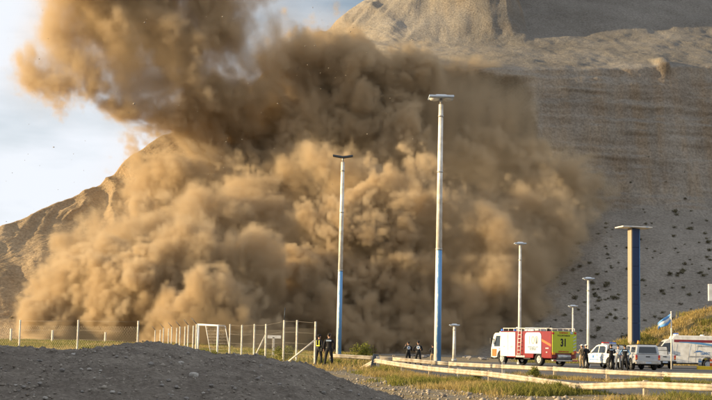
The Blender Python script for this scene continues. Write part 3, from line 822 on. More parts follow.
# ---- pickup: origin on the ground under its middle, forward = +Y, 5.2 m long
def pickup(name, loc, rz, paint, label, lightbar=False, canopy=False, police=False, beacon=False):
    root = empty(name, loc, rz); tag(root, label, 'pickup')
    W_ = .92; r = .38; fy, ry_ = 1.75, -1.4
    pts = [(-2.6, .55), (ry_ - .5, .45)] + arch(ry_, .42, .46, 9, math.pi, 0) + [(ry_ + .6, .42), (fy - .6, .42)] + arch(fy, .42, .46, 9, math.pi, 0) + \
          [(2.45, .42), (2.58, .6), (2.56, .92), (2.3, 1.04), (1.15, 1.14), (-2.6, 1.1)]
    m = MB(); m.prism(pts, -W_, W_, 0, bev=.05, top=(.85, .12)); body = m.build('body', paint, root)
    cp = [(-.95, 1.08), (1.35, 1.1), (.55, 1.68), (.3, 1.76), (-.55, 1.77), (-.85, 1.7)]
    m = MB(); m.prism(cp, -W_ + .06, W_ - .06, 0, bev=.05, top=(1.1, .24)); cab = m.build('cab', paint, root)
    ins = lambda z: W_ - .06 - (z - 1.1) * .24 + .008
    for s in (-1, 1):
        for a in ([(.95, 1.15), (.5, 1.6), (.12, 1.66), (.12, 1.15)], [(.04, 1.15), (.04, 1.66), (-.5, 1.66), (-.72, 1.58), (-.8, 1.15)]):
            m = MB(); q = [(s * ins(z), y, z) for y, z in a]
            m.poly(q if s < 0 else q[::-1]); m.build('side_window', GLASS, cab)
        for y in (.55, -.45):
            m = MB(); m.box((s * (W_ - .02), y - .35, 1.0), (.03, .16, .035), 0); m.build('door_handle', BLACK, body)
        for y in (1.12, .08, -.9):
            m = MB(); m.box((s * (W_ + .001), y, .78), (.006, .014, .55), 0); m.build('door_seam', BLACK, body)
        m = MB(); m.box((s * (W_ + .1), .98, 1.2), (.2, .1, .15), 0, bev=.03); m.build('wing_mirror', BLACK, cab)
        m = MB(); m.box((s * (W_ - .1), -2.605, .9), (.15, .05, .34), 0, bev=.02); tl = m.build('tail_light', REDLAMP, root)
        m = MB(); m.box((s * (W_ - .1), -2.632, .82), (.12, .02, .07), 0); m.build('indicator', AMBER, tl)
        m = MB(); m.box((s * (W_ - .16), 2.52, .8), (.3, .1, .17), 0, bev=.03); m.build('headlight', STEEL, root)
        m = MB(); m.box((s * (W_ - .02), .15, .36), (.1, 2.3, .06), 0, bev=.02); m.build('side_step', BLACK, root)
        if police:
            m = MB(); m.box((s * (W_ + .004), .1, .66), (.008, 2.0, .05), 0); st = m.build('side_stripe', BLUETEXT, body)
            m = MB(); m.box((s * (W_ + .004), .62, .88), (.01, .2, .2), 0, bev=.003); m.build('door_emblem', BLUETEXT, body)
            m = MB(); m.box((s * (W_ + .004), -.35, .76), (.012, .3, .4), 0, bev=.003); m.build('door_emblem', ALU, body)
    def glassq(q, nm, par): m = MB(); m.poly(q); m.build(nm, GLASS, par)
    glassq([(-.72, 1.255, 1.18), (.72, 1.255, 1.18), (.62, .68, 1.6), (-.62, .68, 1.6)], 'windscreen', cab)
    # tailgate, bumper, plate
    m = MB(); m.box((0, -2.605, .86), (1.5, .05, .46), 0, bev=.02); tg = m.build('tailgate', paint, root)
    m = MB(); m.box((0, -2.636, .95), (.3, .02, .07), 0); m.build('handle', BLACK, tg)
    m = MB(); m.box((0, -2.68, .52), (1.8, .2, .18), 0, bev=.03); bp_ = m.build('rear_bumper', GALV if paint is not WHITE else BLACK, root)
    m = MB(); m.box((0, -2.79, .53), (.4, .015, .13), 0); m.build('number_plate', ALU, bp_)
    m = MB(); m.box((0, 2.58, .55), (1.75, .2, .28), 0, bev=.05); m.build('front_bumper', BLACK, root)
    m = MB(); m.box((0, 2.565, .82), (.9, .05, .22), 0, bev=.02); m.build('grille', BLACK, root)
    m = MB(); m.box((0, .1, .48), (1.1, 4.6, .2), 0); m.tube((-.8, fy, r), (.8, fy, r), .06).tube((-.8, ry_, r), (.8, ry_, r), .07); m.build('chassis', BLACK, root)
    if canopy:
        c = [(-2.58, 1.11), (-1.0, 1.12), (-1.0, 1.78), (-2.3, 1.78), (-2.5, 1.7)]
        m = MB(); m.prism(c, -W_ + .06, W_ - .06, 0, bev=.05, top=(1.12, .2)); cn = m.build('bed_canopy', paint, root)
        glassq([(-.66, -2.582, 1.2), (.66, -2.582, 1.2), (.58, -2.515, 1.64), (-.58, -2.515, 1.64)], 'rear_window', cn)
        for s in (-1, 1):
            q = [(s * (W_ - .06 - (z - 1.12) * .2 + .008), y, z) for y, z in ((-2.3, 1.24), (-1.2, 1.24), (-1.2, 1.62), (-2.2, 1.62))]
            glassq(q if s > 0 else q[::-1], 'side_window', cn)
        for y in (-2.2, -1.3): m = MB(); m.tube((-.7, y, 1.80), (.7, y, 1.80), .03, seg=6); m.build('rack_bar', BLACK, cn)
    else:
        glassq([(-.6, -.905, 1.18), (.6, -.905, 1.18), (.56, -.84, 1.6), (-.56, -.84, 1.6)][::1], 'rear_window', cab)
        m = MB()
        for s in (-1, 1): m.tube((s * .72, -1.05, 1.1), (s * .64, -1.05, 1.75), .035, seg=8)
        m.tube((-.64, -1.05, 1.75), (.64, -1.05, 1.75), .035, seg=8).tube((-.7, -1.05, 1.45), (.7, -1.05, 1.45), .02, seg=8)
        m.build('roll_bar', BLACK, root)
    if lightbar:
        m = MB(); m.box((0, -.05, 1.82), (1.2, .26, .07), 0, bev=.02); lb = m.build('light_bar', WHITE, root)
        for k, mt in enumerate((REDLAMP, REDLAMP, BLUELAMP, BLUELAMP)):
            m = MB(); m.box((-.45 + .3 * k, -.05, 1.9), (.26, .22, .09), 0, bev=.03); m.build('beacon', mt, lb)
    if beacon:
        m = MB(); m.tube((0, -.2, 1.77), (0, -.2, 1.86), .09, .09, seg=12); be = m.build('beacon_base', BLACK, root)
        m = MB(); m.tube((0, -.2, 1.86), (0, -.2, 2.1), .085, .05, seg=12); m.build('beacon', AMBER, be)
    for y in (fy, ry_):
        for s in (-1, 1): wheel(root, s * (W_ - .12), y, r, .26, s)
    return root

# ---- ambulance: forward = +Y, origin under its middle
def ambulance(loc, rz):
    root = empty('ambulance', loc, rz)
    tag(root, 'white ambulance van with red roof band, blue wave stripe and grey lettering', 'ambulance')
    W_ = 1.05
    pts = [(-3.3, .5), (-2.2 - .55, .45)] + arch(-1.95, .45, .5, 9, math.pi, 0) + [(1.35, .4)] + arch(2.0, .45, .48, 9, math.pi, 0) + [(2.85, .42), (3.05, .6), (3.0, 1.0), (2.75, 1.2), (2.2, 1.45), (1.55, 2.25), (1.2, 2.42), (1.2, 2.42), (-3.3, 2.42)]
    m = MB(); m.prism(pts, -W_, W_, 0, bev=.05, top=(1.25, .06)); body = m.build('body', WHITE, root)
    bx = [(-3.28, 2.38), (1.0, 2.38), (.82, 2.72), (-3.28, 2.74)]
    m = MB(); m.prism(bx, -W_ + .09, W_ - .09, 0, bev=.06); m.build('raised_roof', WHITE, root)
    ins = lambda z: W_ - max(0, z - 1.25) * .06 + .007
    for s in (-1, 1):
        def q(a, nm, mt, off=0.0):
            m = MB(); v = [(s * (ins(z) + off), y, z) for y, z in a]
            m.poly(v if s < 0 else v[::-1]); return m.build(nm, mt, body)
        q([(2.12, 1.35), (1.62, 2.05), (1.0, 2.12), (1.0, 1.35)], 'cab_window', GLASS)
        q([(.82, 2.16), (.82, 2.38), (-3.2, 2.38), (-3.2, 2.16)], 'red_band', RED)
        q([(-1.2, 2.02), (-.2, 2.12), (.4, 2.14), (.4, 2.19), (-.2, 2.2), (-1.4, 2.17), (-2.2, 2.06), (-3.2, 1.86), (-3.2, 1.62), (-2.2, 1.9)], 'blue_wave', SKYBLUE, .004)
        q([(-1.62, 1.42), (-1.3, 1.5), (-1.0, 1.46), (-.75, 1.28), (-1.05, 1.38), (-1.35, 1.4)], 'swoosh_emblem', BLUETEXT, .004)
        rot = Euler((R(90), 0, R(90) if s > 0 else R(-90)))
        text_mesh('lettering', 'AMBULANCIA', .2, GREYTEXT, body, (s * (ins(1.82) + .002), -1.7, 1.86), rot, sx=1.0)
        text_mesh('lettering', 'SIPEC', .34, BLUETEXT, body, (s * (ins(1.3) + .002), -1.75, 1.24), rot, sx=1.0)
        text_mesh('lettering', 'EMERGENCIAS MEDICAS', .17, GREYTEXT, body, (s * (ins(1.0) + .002), -1.4, .98), rot, sx=1.1)
        for y in (.78, -.35, -.95): m = MB(); m.box((s * (W_ + .001), y, 1.25), (.006, .02, 1.6), 0); m.build('door_seam', GREYTEXT, body)
        m = MB(); m.box((s * (W_ + .02), .62, 1.1), (.03, .2, .05), 0); m.build('door_handle', BLACK, body)
        m = MB(); m.box((s * (W_ + .14), 1.95, 1.5), (.24, .12, .32), 0, bev=.04); m.build('wing_mirror', BLACK, body)
        m = MB(); m.box((s * (W_ - .12), 2.97, .95), (.3, .12, .24), 0, bev=.04); m.build('headlight', STEEL, body)
    for z0, z1, ya, yb in ((1.5, 2.2, 2.16, 1.6),):
        m = MB(); m.poly([(-.9, ya + .02, z0), (.9, ya + .02, z0), (.85, yb + .02, z1), (-.85, yb + .02, z1)]); m.build('windscreen', GLASS, body)
    m = MB(); m.box((0, 3.02, .6), (1.95, .22, .3), 0, bev=.06); m.build('front_bumper', BLACK, root)
    m = MB(); m.box((0, 0, .42), (1.7, 5.8, .16), 0); m.build('chassis', BLACK, root)
    m = MB(); m.box((0, .5, 2.79), (1.2, .3, .12), 0, bev=.03); lb = m.build('light_bar', WHITE, root)
    for x in (-.4, .4):
        m = MB(); m.box((x, .5, 2.88), (.36, .26, .1), 0, bev=.03); m.build('beacon', BLUELAMP, lb)
    m = MB(); m.tube((0, -1.7, 2.72), (0, -1.7, 2.84), .22, .15, seg=14); m.build('roof_vent', WHITE, root)
    for y in (2.0, -1.95):
        for s in (-1, 1): wheel(root, s * (W_ - .14), y, .38, .26, s)
    return root

def place(px, y, dz=0.08):
    p = on_ground(px, y, 0.0); p = on_ground(px, y, gz(p.x, y) + dz); return (p.x, y, gz(p.x, y) + dz)
fire_engine(place(564, 107), R(30))
pickup('police_pickup', place(608.5, 99), R(24), WHITE, 'white pickup with roof light bar and blue door marks behind two officers', lightbar=True, police=True)
pickup('canopy_pickup', place(637.5, 97.5), R(4), SILVER, 'silver grey pickup with a hardtop bed canopy and amber beacon seen from behind', canopy=True, beacon=True)
pickup('work_pickup', place(655.5, 108), R(3), WHITE, 'plain white pickup with open bed parked between silver pickup and ambulance')
ambulance(place(682, 113), R(86))
# ================================================================== POLES, SIGNS, FENCES, RAILS
def tall_mast(px_base, y, top_z, label, tilt=0.0, head='square'):
    p = place(px_base, y, 0.0)
    root = empty('floodlight_mast', p); tag(root, label, 'light mast', 'tall blue and white light masts')
    h = top_z - p[2]; hb = h * .43
    m = MB(); m.tube((0, 0, 0), (0, 0, .35), .42, .38, seg=16).box((0, 0, .02), (1.0, 1.0, .06), 0, bev=.02)
    for sx in (-1, 1):
        for sy in (-1, 1): m.tube((sx * .4, sy * .4, .04), (sx * .4, sy * .4, .14), .04, seg=6)
    m.build('base_plate', GALV, root)
    m = MB(); m.tube((0, 0, .3), (0, 0, hb), .27, .235, seg=18); sh = m.build('lower_shaft', BLUE_SUNLIT, root)
    m = MB(); m.tube((0, 0, hb), (0, 0, h - .5), .235, .17, seg=18); m.build('upper_shaft', POLEW, root)
    for t in (.43, .72, .93):
        m = MB(); m.tube((0, 0, h * t - .06), (0, 0, h * t + .06), .275 - .1 * t + .03, seg=18); m.build('collar', GALV, root)
    m = MB(); m.tube((0, 0, h - .5), (0, 0, h - .05), .09, .09, seg=10)
    m.build('neck', GALV, root)
    w = 1.0
    if head == 'square':
        m = MB(); m.box((0, 0, h + .02), (1.9, 1.6, .16), 0, bev=.04); hd = m.build('lamp_housing', ALU, root)
        m = MB(); m.box((0, 0, h + .16), (1.2, 1.0, .14), 0, bev=.04, taper=(.6, .6)); m.build('housing_lid', ALU, hd)
        for sx in (-.5, .5):
            m = MB(); m.ball((sx, 0, h - .06), .42, 0, sc=(1, 1.3, .42)); m.build('lamp_bowl', POLEW, hd)
    else:
        m = MB(); m.prism([(-1.0, .14), (-.2, .0), (.2, .0), (1.0, .14), (1.0, .26), (0, .12), (-1.0, .26)], -.45, .45, 0, axis='Y'); hd = m.build('lamp_housing', DARKMET, root, (0, 0, h - .08))
    return root
M_BW, nt_, out_ = new_mat('blue_shaft_sunlit_side')     # blue shaft with its sunlit left side put in as white
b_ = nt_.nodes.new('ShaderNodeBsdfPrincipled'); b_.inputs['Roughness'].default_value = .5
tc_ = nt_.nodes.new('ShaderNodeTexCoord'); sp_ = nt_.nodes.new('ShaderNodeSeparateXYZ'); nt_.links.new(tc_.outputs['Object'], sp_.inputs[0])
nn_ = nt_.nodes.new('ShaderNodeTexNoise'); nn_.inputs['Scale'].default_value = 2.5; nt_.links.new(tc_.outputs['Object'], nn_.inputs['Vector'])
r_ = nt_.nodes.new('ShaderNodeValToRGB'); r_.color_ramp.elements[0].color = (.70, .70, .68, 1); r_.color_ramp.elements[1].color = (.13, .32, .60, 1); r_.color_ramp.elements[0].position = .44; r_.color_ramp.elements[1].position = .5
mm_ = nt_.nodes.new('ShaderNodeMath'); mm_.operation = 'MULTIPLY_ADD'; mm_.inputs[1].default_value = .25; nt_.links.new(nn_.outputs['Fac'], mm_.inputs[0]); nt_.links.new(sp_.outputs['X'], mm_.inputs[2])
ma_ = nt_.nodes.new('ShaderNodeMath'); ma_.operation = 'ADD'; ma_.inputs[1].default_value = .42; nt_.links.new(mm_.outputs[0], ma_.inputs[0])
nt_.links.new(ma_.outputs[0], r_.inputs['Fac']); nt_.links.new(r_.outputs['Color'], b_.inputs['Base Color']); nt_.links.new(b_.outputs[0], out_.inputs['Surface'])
BLUE_SUNLIT = M_BW
DARKMET = mat('dark_metal', (.05, .065, .09), .5, metal=.4)
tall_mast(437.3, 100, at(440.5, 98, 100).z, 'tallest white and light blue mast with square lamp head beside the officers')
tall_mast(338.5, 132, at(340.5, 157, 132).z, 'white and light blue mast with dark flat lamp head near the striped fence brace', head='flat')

def street_lamp(px, y, top_py, label, r=.09, w=1.3, group='white street lamps with flat heads'):
    p = place(px, y, 0.0)
    root = empty('street_lamp', p); tag(root, label, 'street lamp', group)
    h = at(px, top_py, y).z - p[2]
    m = MB(); m.tube((0, 0, 0), (0, 0, .3), r * 1.8, r * 1.6, seg=12); m.build('base', GALV, root)
    m = MB(); m.tube((0, 0, .25), (0, 0, h - .15), r * 1.15, r * .8, seg=14); m.build('pole', POLEW, root)
    m = MB(); m.tube((0, 0, h * .86), (0, 0, h * .86 + .07), r * 1.15, seg=12); m.build('collar', GALV, root)
    m = MB(); m.box((0, 0, h), (w, w * .6, w * .1), 0, bev=.03); hd = m.build('lamp_housing', ALU, root)
    m = MB(); m.box((0, 0, h + w * .09), (w * .6, w * .4, w * .08), 0, bev=.02, taper=(.6, .6)); m.build('housing_lid', ALU, hd)
    for sx in (-1, 1):
        m = MB(); m.ball((sx * w * .24, 0, h - w * .05), w * .2, 0, sc=(1, 1, .4)); m.build('lamp_bowl', POLEW, hd)
    return root
street_lamp(519.3, 116, 243.5, 'tall white street lamp standing behind the fire engine', r=.13, w=1.05)
street_lamp(572.8, 150, 306, 'short white street lamp rising behind the yellow-green fire engine rear', r=.10, w=1.05)
street_lamp(588.3, 106, 278.5, 'white street lamp between the fire engine and the white police pickup', r=.12, w=.9)
street_lamp(454, 135, 325, 'low white post lamp with flat head between tallest mast and fire engine', r=.16, w=1.05)

# ---- totem: blue and tan column under a flat canopy plate
TAN = mat('tan_panel', (.30, .245, .18), .7, var=.06)
p = place(634, 150, 0.0); root = empty('sign_totem', p); tag(root, 'tall navy and tan sign column with thin flat plate on top', 'sign totem')
h = at(634, 228, 150).z - p[2]
m = MB(); m.box((-.45, .02, h / 2), (.12, 1.0, h - .1), 0, bev=.015); root.rotation_euler = (0, 0, R(13))
m.build('tan_pillar', TAN, root)
nP = 7
for k in range(nP):
    m = MB(); m.box((.07, 0, .3 + (h - .4) * (k + .5) / nP), (.9, 1.04, (h - .4) / nP - .02), 0, bev=.015); m.build('navy_panel', NAVY, root)
m = MB(); m.tube((.45, -.55, .3), (.45, -.55, h - .2), .035, seg=8)
m.build('conduit', SKYBLUE, root)
m = MB(); m.box((0, 0, h + .05), (3.6, 2.2, .14), 0, bev=.03); m.build('top_plate', POLEW, root)
for x in (-.9, 1.1):
    m = MB(); m.box((x, -1.12, h + .05), (.3, .05, .1), 0); m.build('plate_lamp', ALU, root)
m = MB(); m.box((0, 0, .12), (1.6, 1.6, .3), 0, bev=.03); m.build('footing', CONC, root)

# ---- flag
p = place(671.5, 104, 0.0); root = empty('flag_pole', p); tag(root, 'slim white pole flying a light blue and white flag beside ambulance cab', 'flag')
h = at(671, 312.5, 104).z - p[2]
m = MB(); m.tube((0, 0, 0), (0, 0, h), .06, .045, seg=10).ball((0, 0, h + .04), .07, 0); m.build('pole', POLEW, root)
nu, nw = 22, 10
FP = np.zeros((nu, nw, 3))
for i in range(nu):
    for j in range(nw):
        u = i / (nu - 1); w_ = j / (nw - 1)
        FP[i, j] = (-.05 - 1.0 * u + .05 * math.sin(7 * u), .14 * math.sin(8 * u + 1.5 * w_) * (0.3 + u), h - .08 - .62 * u - .15 * u * u - w_ * (.62 + .1 * math.sin(5 * u)))
def flag_band(j0, j1, mt, nm, par):
    o = link(nm, grid_mesh(nm, FP[:, j0:j1 + 1], [mt]), par)
    sd_ = o.modifiers.new('s', 'SOLIDIFY'); sd_.thickness = .008; return o
FLB = mat('flag_blue', (.13, .33, .66), .8); FLW = mat('flag_white', (.78, .78, .76), .8)
flag_band(0, 3, FLB, 'flag_band', root); flag_band(3, 6, FLW, 'flag_band', root); flag_band(6, 9, FLB, 'flag_band', root)

# ---- white sign box at the right
p = place(712, 95, 0.0); root = empty('sign_board', p); tag(root, 'white box sign on a pole over the grassy embankment', 'sign')
z1 = at(710, 284, 95).z - p[2]; z0 = at(710, 301, 95).z - p[2]
m = MB(); m.box((.22, 0, (z0 + z1) / 2), (.9, .18, z1 - z0), 0, bev=.03); m.build('sign_box', WHITE, root)
m = MB(); m.tube((.45, .05, 0), (.45, .05, z0 + .1), .06, seg=10); m.build('pole', POLEW, root)

# ---- bollards and yellow block by the ambulance
p = place(704.5, 106, 0.08); m = MB(); m.box((0, 0, .13), (1.15, .4, .28), 0, bev=.03); m.box((0, 0, .01), (1.0, .44, .05), 0)
o = m.build('kerb_block', YELLOW, None, p); tag(o, 'bright yellow painted concrete block on the asphalt', 'kerb block')
p = place(700, 108, 0.08); root = empty('bollard', p); tag(root, 'steel and grey bollard between yellow block and ambulance wheel', 'bollard')
m = MB(); m.tube((0, 0, 0), (0, 0, .82), .13, seg=16).ball((0, 0, .82), .13, 0, sc=(1, 1, .4)); m.build('post', GALV, root)
m = MB(); m.tube((0, 0, .55), (0, 0, .68), .136, seg=16); m.build('band', SKYBLUE, root)
p = place(711, 107, 0.08); root = empty('marker_post', p); tag(root, 'red and white marker post next to yellow block', 'marker post')
m = MB(); m.tube((0, 0, 0), (0, 0, .82), .09, seg=14); m.build('post', ORANGE, root)
m = MB(); m.tube((0, 0, .5), (0, 0, .64), .096, seg=14); m.build('band', WHITE, root)

# ---- guard rails
RUST = mat('weathered_rail', (.46, .41, .33), .65, metal=.1, var=.12, dirt=(.30, .24, .17), nscale=3.5, bump=.12)
WOOD = mat('weathered_post', (.42, .36, .28), .85, var=.15, dirt=(.25, .20, .14), nscale=5)
def wbeam(name, parent, a, b, tw=0.0):
    """one corrugated beam section from a to b (points of its centre line)"""
    a, b = Vector(a), Vector(b); d = (b - a); L_ = d.length; d.normalize()
    nrm = Vector((d.y, -d.x, 0)).normalized()           # towards the road side
    upv = nrm.cross(d) * -1
    if upv.z < 0: upv = -upv
    sec = [(-.15, .0), (-.135, .02), (-.09, .05), (-.05, .05), (-.015, .018), (.015, .018), (.05, .05), (.09, .05), (.135, .02), (.15, .0)]
    n = 7; V = []; Fc = []
    for i in range(n):
        t = i / (n - 1); c = a + (b - a) * t
        for s_, o_ in sec: V.append(c + upv * s_ * .72 + nrm * (o_ + .03))
    m_ = len(sec)
    for i in range(n - 1):
        for j in range(m_ - 1): Fc.append((i * m_ + j, i * m_ + j + 1, (i + 1) * m_ + j + 1, (i + 1) * m_ + j))
    o = link(name, mesh_from(name, V, Fc, [RUST]), parent)
    sd_ = o.modifiers.new('s', 'SOLIDIFY'); sd_.thickness = .012
    return o
def guard_rail(path, label, hgt=.58, post_h=.72, dips=None, first_end=False, seg=4.0, rngs=1):
    root = empty('guard_rail', (path[0][0], path[0][1], gz(*path[0]))); tag(root, label, 'guard rail')
    inv = Vector(root.location)
    rg = random.Random(rngs)
    d = np.array(path); Ln = np.r_[0, np.cumsum(np.hypot(*np.diff(d, axis=0).T))][-1]
    n = int(Ln / seg) + 1
    Q = lerp_path(path, n + 1); pts_ = []
    for k in range(n + 1):
        x, y = Q[k]; z = gz(x, y) + hgt + rg.uniform(-.025, .02)
        if dips: z += float(np.interp(x, dips[0], dips[1]))
        pts_.append(Vector((x, y, z)) - inv)
    for k in range(n): wbeam('rail_beam', root, pts_[k], pts_[k + 1] + (pts_[k + 1] - pts_[k]).normalized() * .12)
    for k in range(n + 1):
        q = pts_[k]; g = gz(Q[k][0], Q[k][1]) - inv.z
        dd = pts_[min(k + 1, n)] - pts_[max(k - 1, 0)]; nr = Vector((dd.y, -dd.x, 0)).normalized()
        top = max(g + .25, q.z + .15) if rg.random() < .7 else q.z + .24
        m = MB(); c = q - nr * .1
        m.box((c.x, c.y, (g - .4 + top) / 2), (.17, .2, top - g + .4), 0, bev=.015, rot=None)
        o = m.build('post', WOOD if k % 3 else GALV, root)
    return root, pts_, inv
g1, bp1, _ = guard_rail(BACK, 'long weathered guard rail running in front of the parked vehicles', hgt=.56, rngs=3)
xs_f = [x for x, y in FRONT]
g2, fp2, inv2 = guard_rail(FRONT, 'nearer weathered guard rail with sagging middle and bent-down end in the grass', hgt=.55, rngs=5,
    dips=([xs_f[0], xs_f[2], xs_f[3] - .2, xs_f[3] + .6, xs_f[4], xs_f[5]], [0, 0, -.22, -.24, -.05, -.04]))
e0 = fp2[0]; dd = (fp2[0] - fp2[1]).normalized()
wbeam('end_terminal', g2, e0 + dd * 1.9 + Vector((-.3, -.6, -.62)), e0 + Vector((0, -.02, .0)))
m = MB(); m.box((e0.x - .1, e0.y + .15, e0.z - .1), (.3, .3, .9), 0, bev=.02, rot=Matrix.Rotation(R(12), 3, 'Y')); m.build('end_post', DARKMET, g2)

# ---- fences round the pitch
WIRE = mat('fence_wire', (.34, .31, .27), .6, metal=.3)
def fence(label, posts, hts, bent=(), wires=4, mesh_net=True, r=.044, group=None):
    """posts: (photo column, depth) in order; hts: height of each post"""
    P3 = [Vector(place(px, y, 0.0)) for px, y in posts]
    root = empty('field_fence', P3[0]); tag(root, label, 'fence', group)
    o0 = P3[0]
    for k, (q, h) in enumerate(zip(P3, hts)):
        q = q - o0
        m = MB(); m.box((q.x, q.y, q.z + h / 2 - .15), (r * 2, r * 2, h + .3), 0, bev=.012); bmesh.ops.rotate(m.bm, verts=m.bm.verts, cent=(q.x, q.y, 0), matrix=Matrix.Rotation(R(-35), 3, 'Z'))
        pst = m.build('post', CONC, root)
        if k in bent:
            m = MB(); m.tube((q.x, q.y, q.z + h), (q.x - .38, q.y + .1, q.z + h + .42), .03, .02, seg=6); m.build('bent_tip', DARKMET, pst)
    for k in range(len(P3) - 1):
        a, b = P3[k] - o0, P3[k + 1] - o0; ha, hb = hts[k], hts[k + 1]
        for j in range(wires):
            t = (j + 1) / wires * .97
            m = MB(); m.tube(a + Vector((0, 0, ha * t)), b + Vector((0, 0, hb * t)), .004, seg=4); m.build('wire', WIRE, root)
        if mesh_net:
            m = MB(); Ld = (b - a).length; hh = min(ha, hb) * .85; st = .22; d = (b - a) / Ld
            nrm = Vector((d.y, -d.x, 0)); bm_ = m.bm
            c = -hh
            while c < Ld:
                for sg in (1, -1):
                    u0, v0, u1, v1 = c, 0.0, c + hh, hh
                    if u0 < 0: v0 = -u0; u0 = 0.0
                    if u1 > Ld: v1 -= (u1 - Ld); u1 = Ld
                    if u1 - u0 < .02: continue
                    if sg < 0: v0, v1 = hh - v0, hh - v1
                    p0 = a + d * u0 + Vector((0, 0, v0)); p1 = a + d * u1 + Vector((0, 0, v1))
                    w_ = Vector((0, 0, .0035)); 
                    vs_ = [bm_.verts.new(p) for p in (p0 - w_, p1 - w_, p1 + w_, p0 + w_)]
                    bm_.faces.new(vs_)
                c += st
            n_ = m.build('chain_link', WIRE, root); n_['kind'] = 'stuff'
    return root, P3
def hts_for(posts, tops): return [at(px, ty, y).z - gz(at(px, ty, y).x, y) for (px, y), ty in zip(posts, tops)]
ps = [(314.5, 74), (296, 77), (283, 79.5), (265, 82), (253.5, 84.5), (241, 87), (229, 89.5)]
fA, PA = fence('wire fence of pale concrete posts with a diagonal brace beside the two officers', ps, hts_for(ps, [321.5, 320, 320, 324, 324, 324.8, 324]))
q = PA[0] - PA[0]
m = MB(); m.tube((.0, 0, 1.45), (-1.75, .8, .0), .05, seg=8); m.build('brace', CONC, fA)
q = PA[3] - PA[0]
m = MB(); m.tube((q.x, q.y, q.z + 1.75), (q.x - .85, q.y + .6, q.z), .05, seg=8); m.build('brace', CONC, fA)
q = PA[2] - PA[0]; hq = hts_for(ps, [0, 0, 320, 0, 0, 0, 0])[2]
m = MB(); m.tube((q.x, q.y, q.z + hq - .1), (q.x + .03, q.y, q.z + hq + .75), .03, .02, seg=6); m.build('rod', DARKMET, fA)
ps = [(195.5 - k * (41 / 10) + (1.0 if k % 2 else 0), 93 + k * 5.4) for k in range(11)]
tp = [324, 325.5, 325, 326.4, 326.4, 327.8, 326.8, 328.5, 327.8, 329.8, 330]
fence('receding row of close-set concrete posts with bent tips behind the white goal', ps, hts_for(ps, tp), bent=(0, 2, 4, 6, 8, 10), mesh_net=False)
ps = [(210, 80.5), (136.8, 83), (76.7, 86), (18.6, 90), (-45, 94)]
fence('chain-link fence of widely spaced tall posts along the crest of the dark mound', ps[1:], hts_for(ps[1:], [320.7, 319.8, 319.8, 319.5]))
ps = [(150, 205), (105, 198), (52, 182), (10.5, 173), (-30, 166)]
fence('far low fence of short posts at the foot of the dust cloud', ps[1:], hts_for(ps[1:], [332, 330, 328.5, 327.5]), mesh_net=False, r=.11)

# ---- football goal
PIPE = mat('goal_white', (.80, .79, .76), .45)
pa = Vector(place(197.5, 101, 0)); pb = Vector(place(217, 110 - 13.5, 0))
root = empty('football_goal', pa); tag(root, 'white football goal frame with net beside the fence posts', 'goal')
q = pb - pa; hg = 1.95
hb_ = at(216, 325.5, 96.5).z - pb.z; ha_ = at(197.5, 324.5, 101).z - pa.z
m = MB(); m.tube((0, 0, 0), (0, 0, ha_), .07, seg=10); m.build('goal_post', PIPE, root)
m = MB(); m.tube((q.x, q.y, q.z), (q.x, q.y, q.z + hb_), .07, seg=10); m.build('goal_post', PIPE, root)
m = MB(); m.tube((-.05, 0, ha_), (q.x + .05, q.y, q.z + hb_), .07, seg=10); m.build('crossbar', PIPE, root)
bk = Vector((.9, 1.4, 0))
for c, hh in ((Vector((0, 0, 0)), ha_), (Vector(q), hb_)):
    m = MB(); m.tube(c + Vector((0, 0, hh)), c + bk * .5 + Vector((0, 0, hh)), .03, seg=6).tube(c + bk * .5 + Vector((0, 0, hh)), c + bk, .03, seg=6); m.build('rear_stay', PIPE, root)
NET = mat('goal_net', (.55, .50, .42), .8)
m = MB()
for i in range(15):
    t = i / 14; a = Vector(q) * t + bk * .5 + Vector((0, 0, ha_ + (hb_ - ha_) * t)); b = Vector(q) * t + bk
    m.tube(a, b, .006, seg=3)
for j in range(12):
    t = j / 11; a = bk * (.5 + .5 * t) + Vector((0, 0, ha_ * (1 - t))); m.tube(a, a + Vector(q), .006, seg=3)
n_ = m.build('net', NET, root); n_['kind'] = 'stuff'

# ---- small T-shaped board and low kerb inside the fence
p = place(273, 95, 0); root = empty('notice_board', p); tag(root, 'small white T-shaped board on a short post inside the fence', 'board')
hb_ = at(273, 335.5, 95).z - p[2]
m = MB(); m.box((0, 0, hb_ / 2 - .1), (.16, .14, hb_), 0, bev=.015); m.build('post', CONC, root)
m = MB(); m.box((.05, -.02, hb_ - .1), (.95, .1, .22), 0, bev=.015); m.build('panel', WHITE, root)
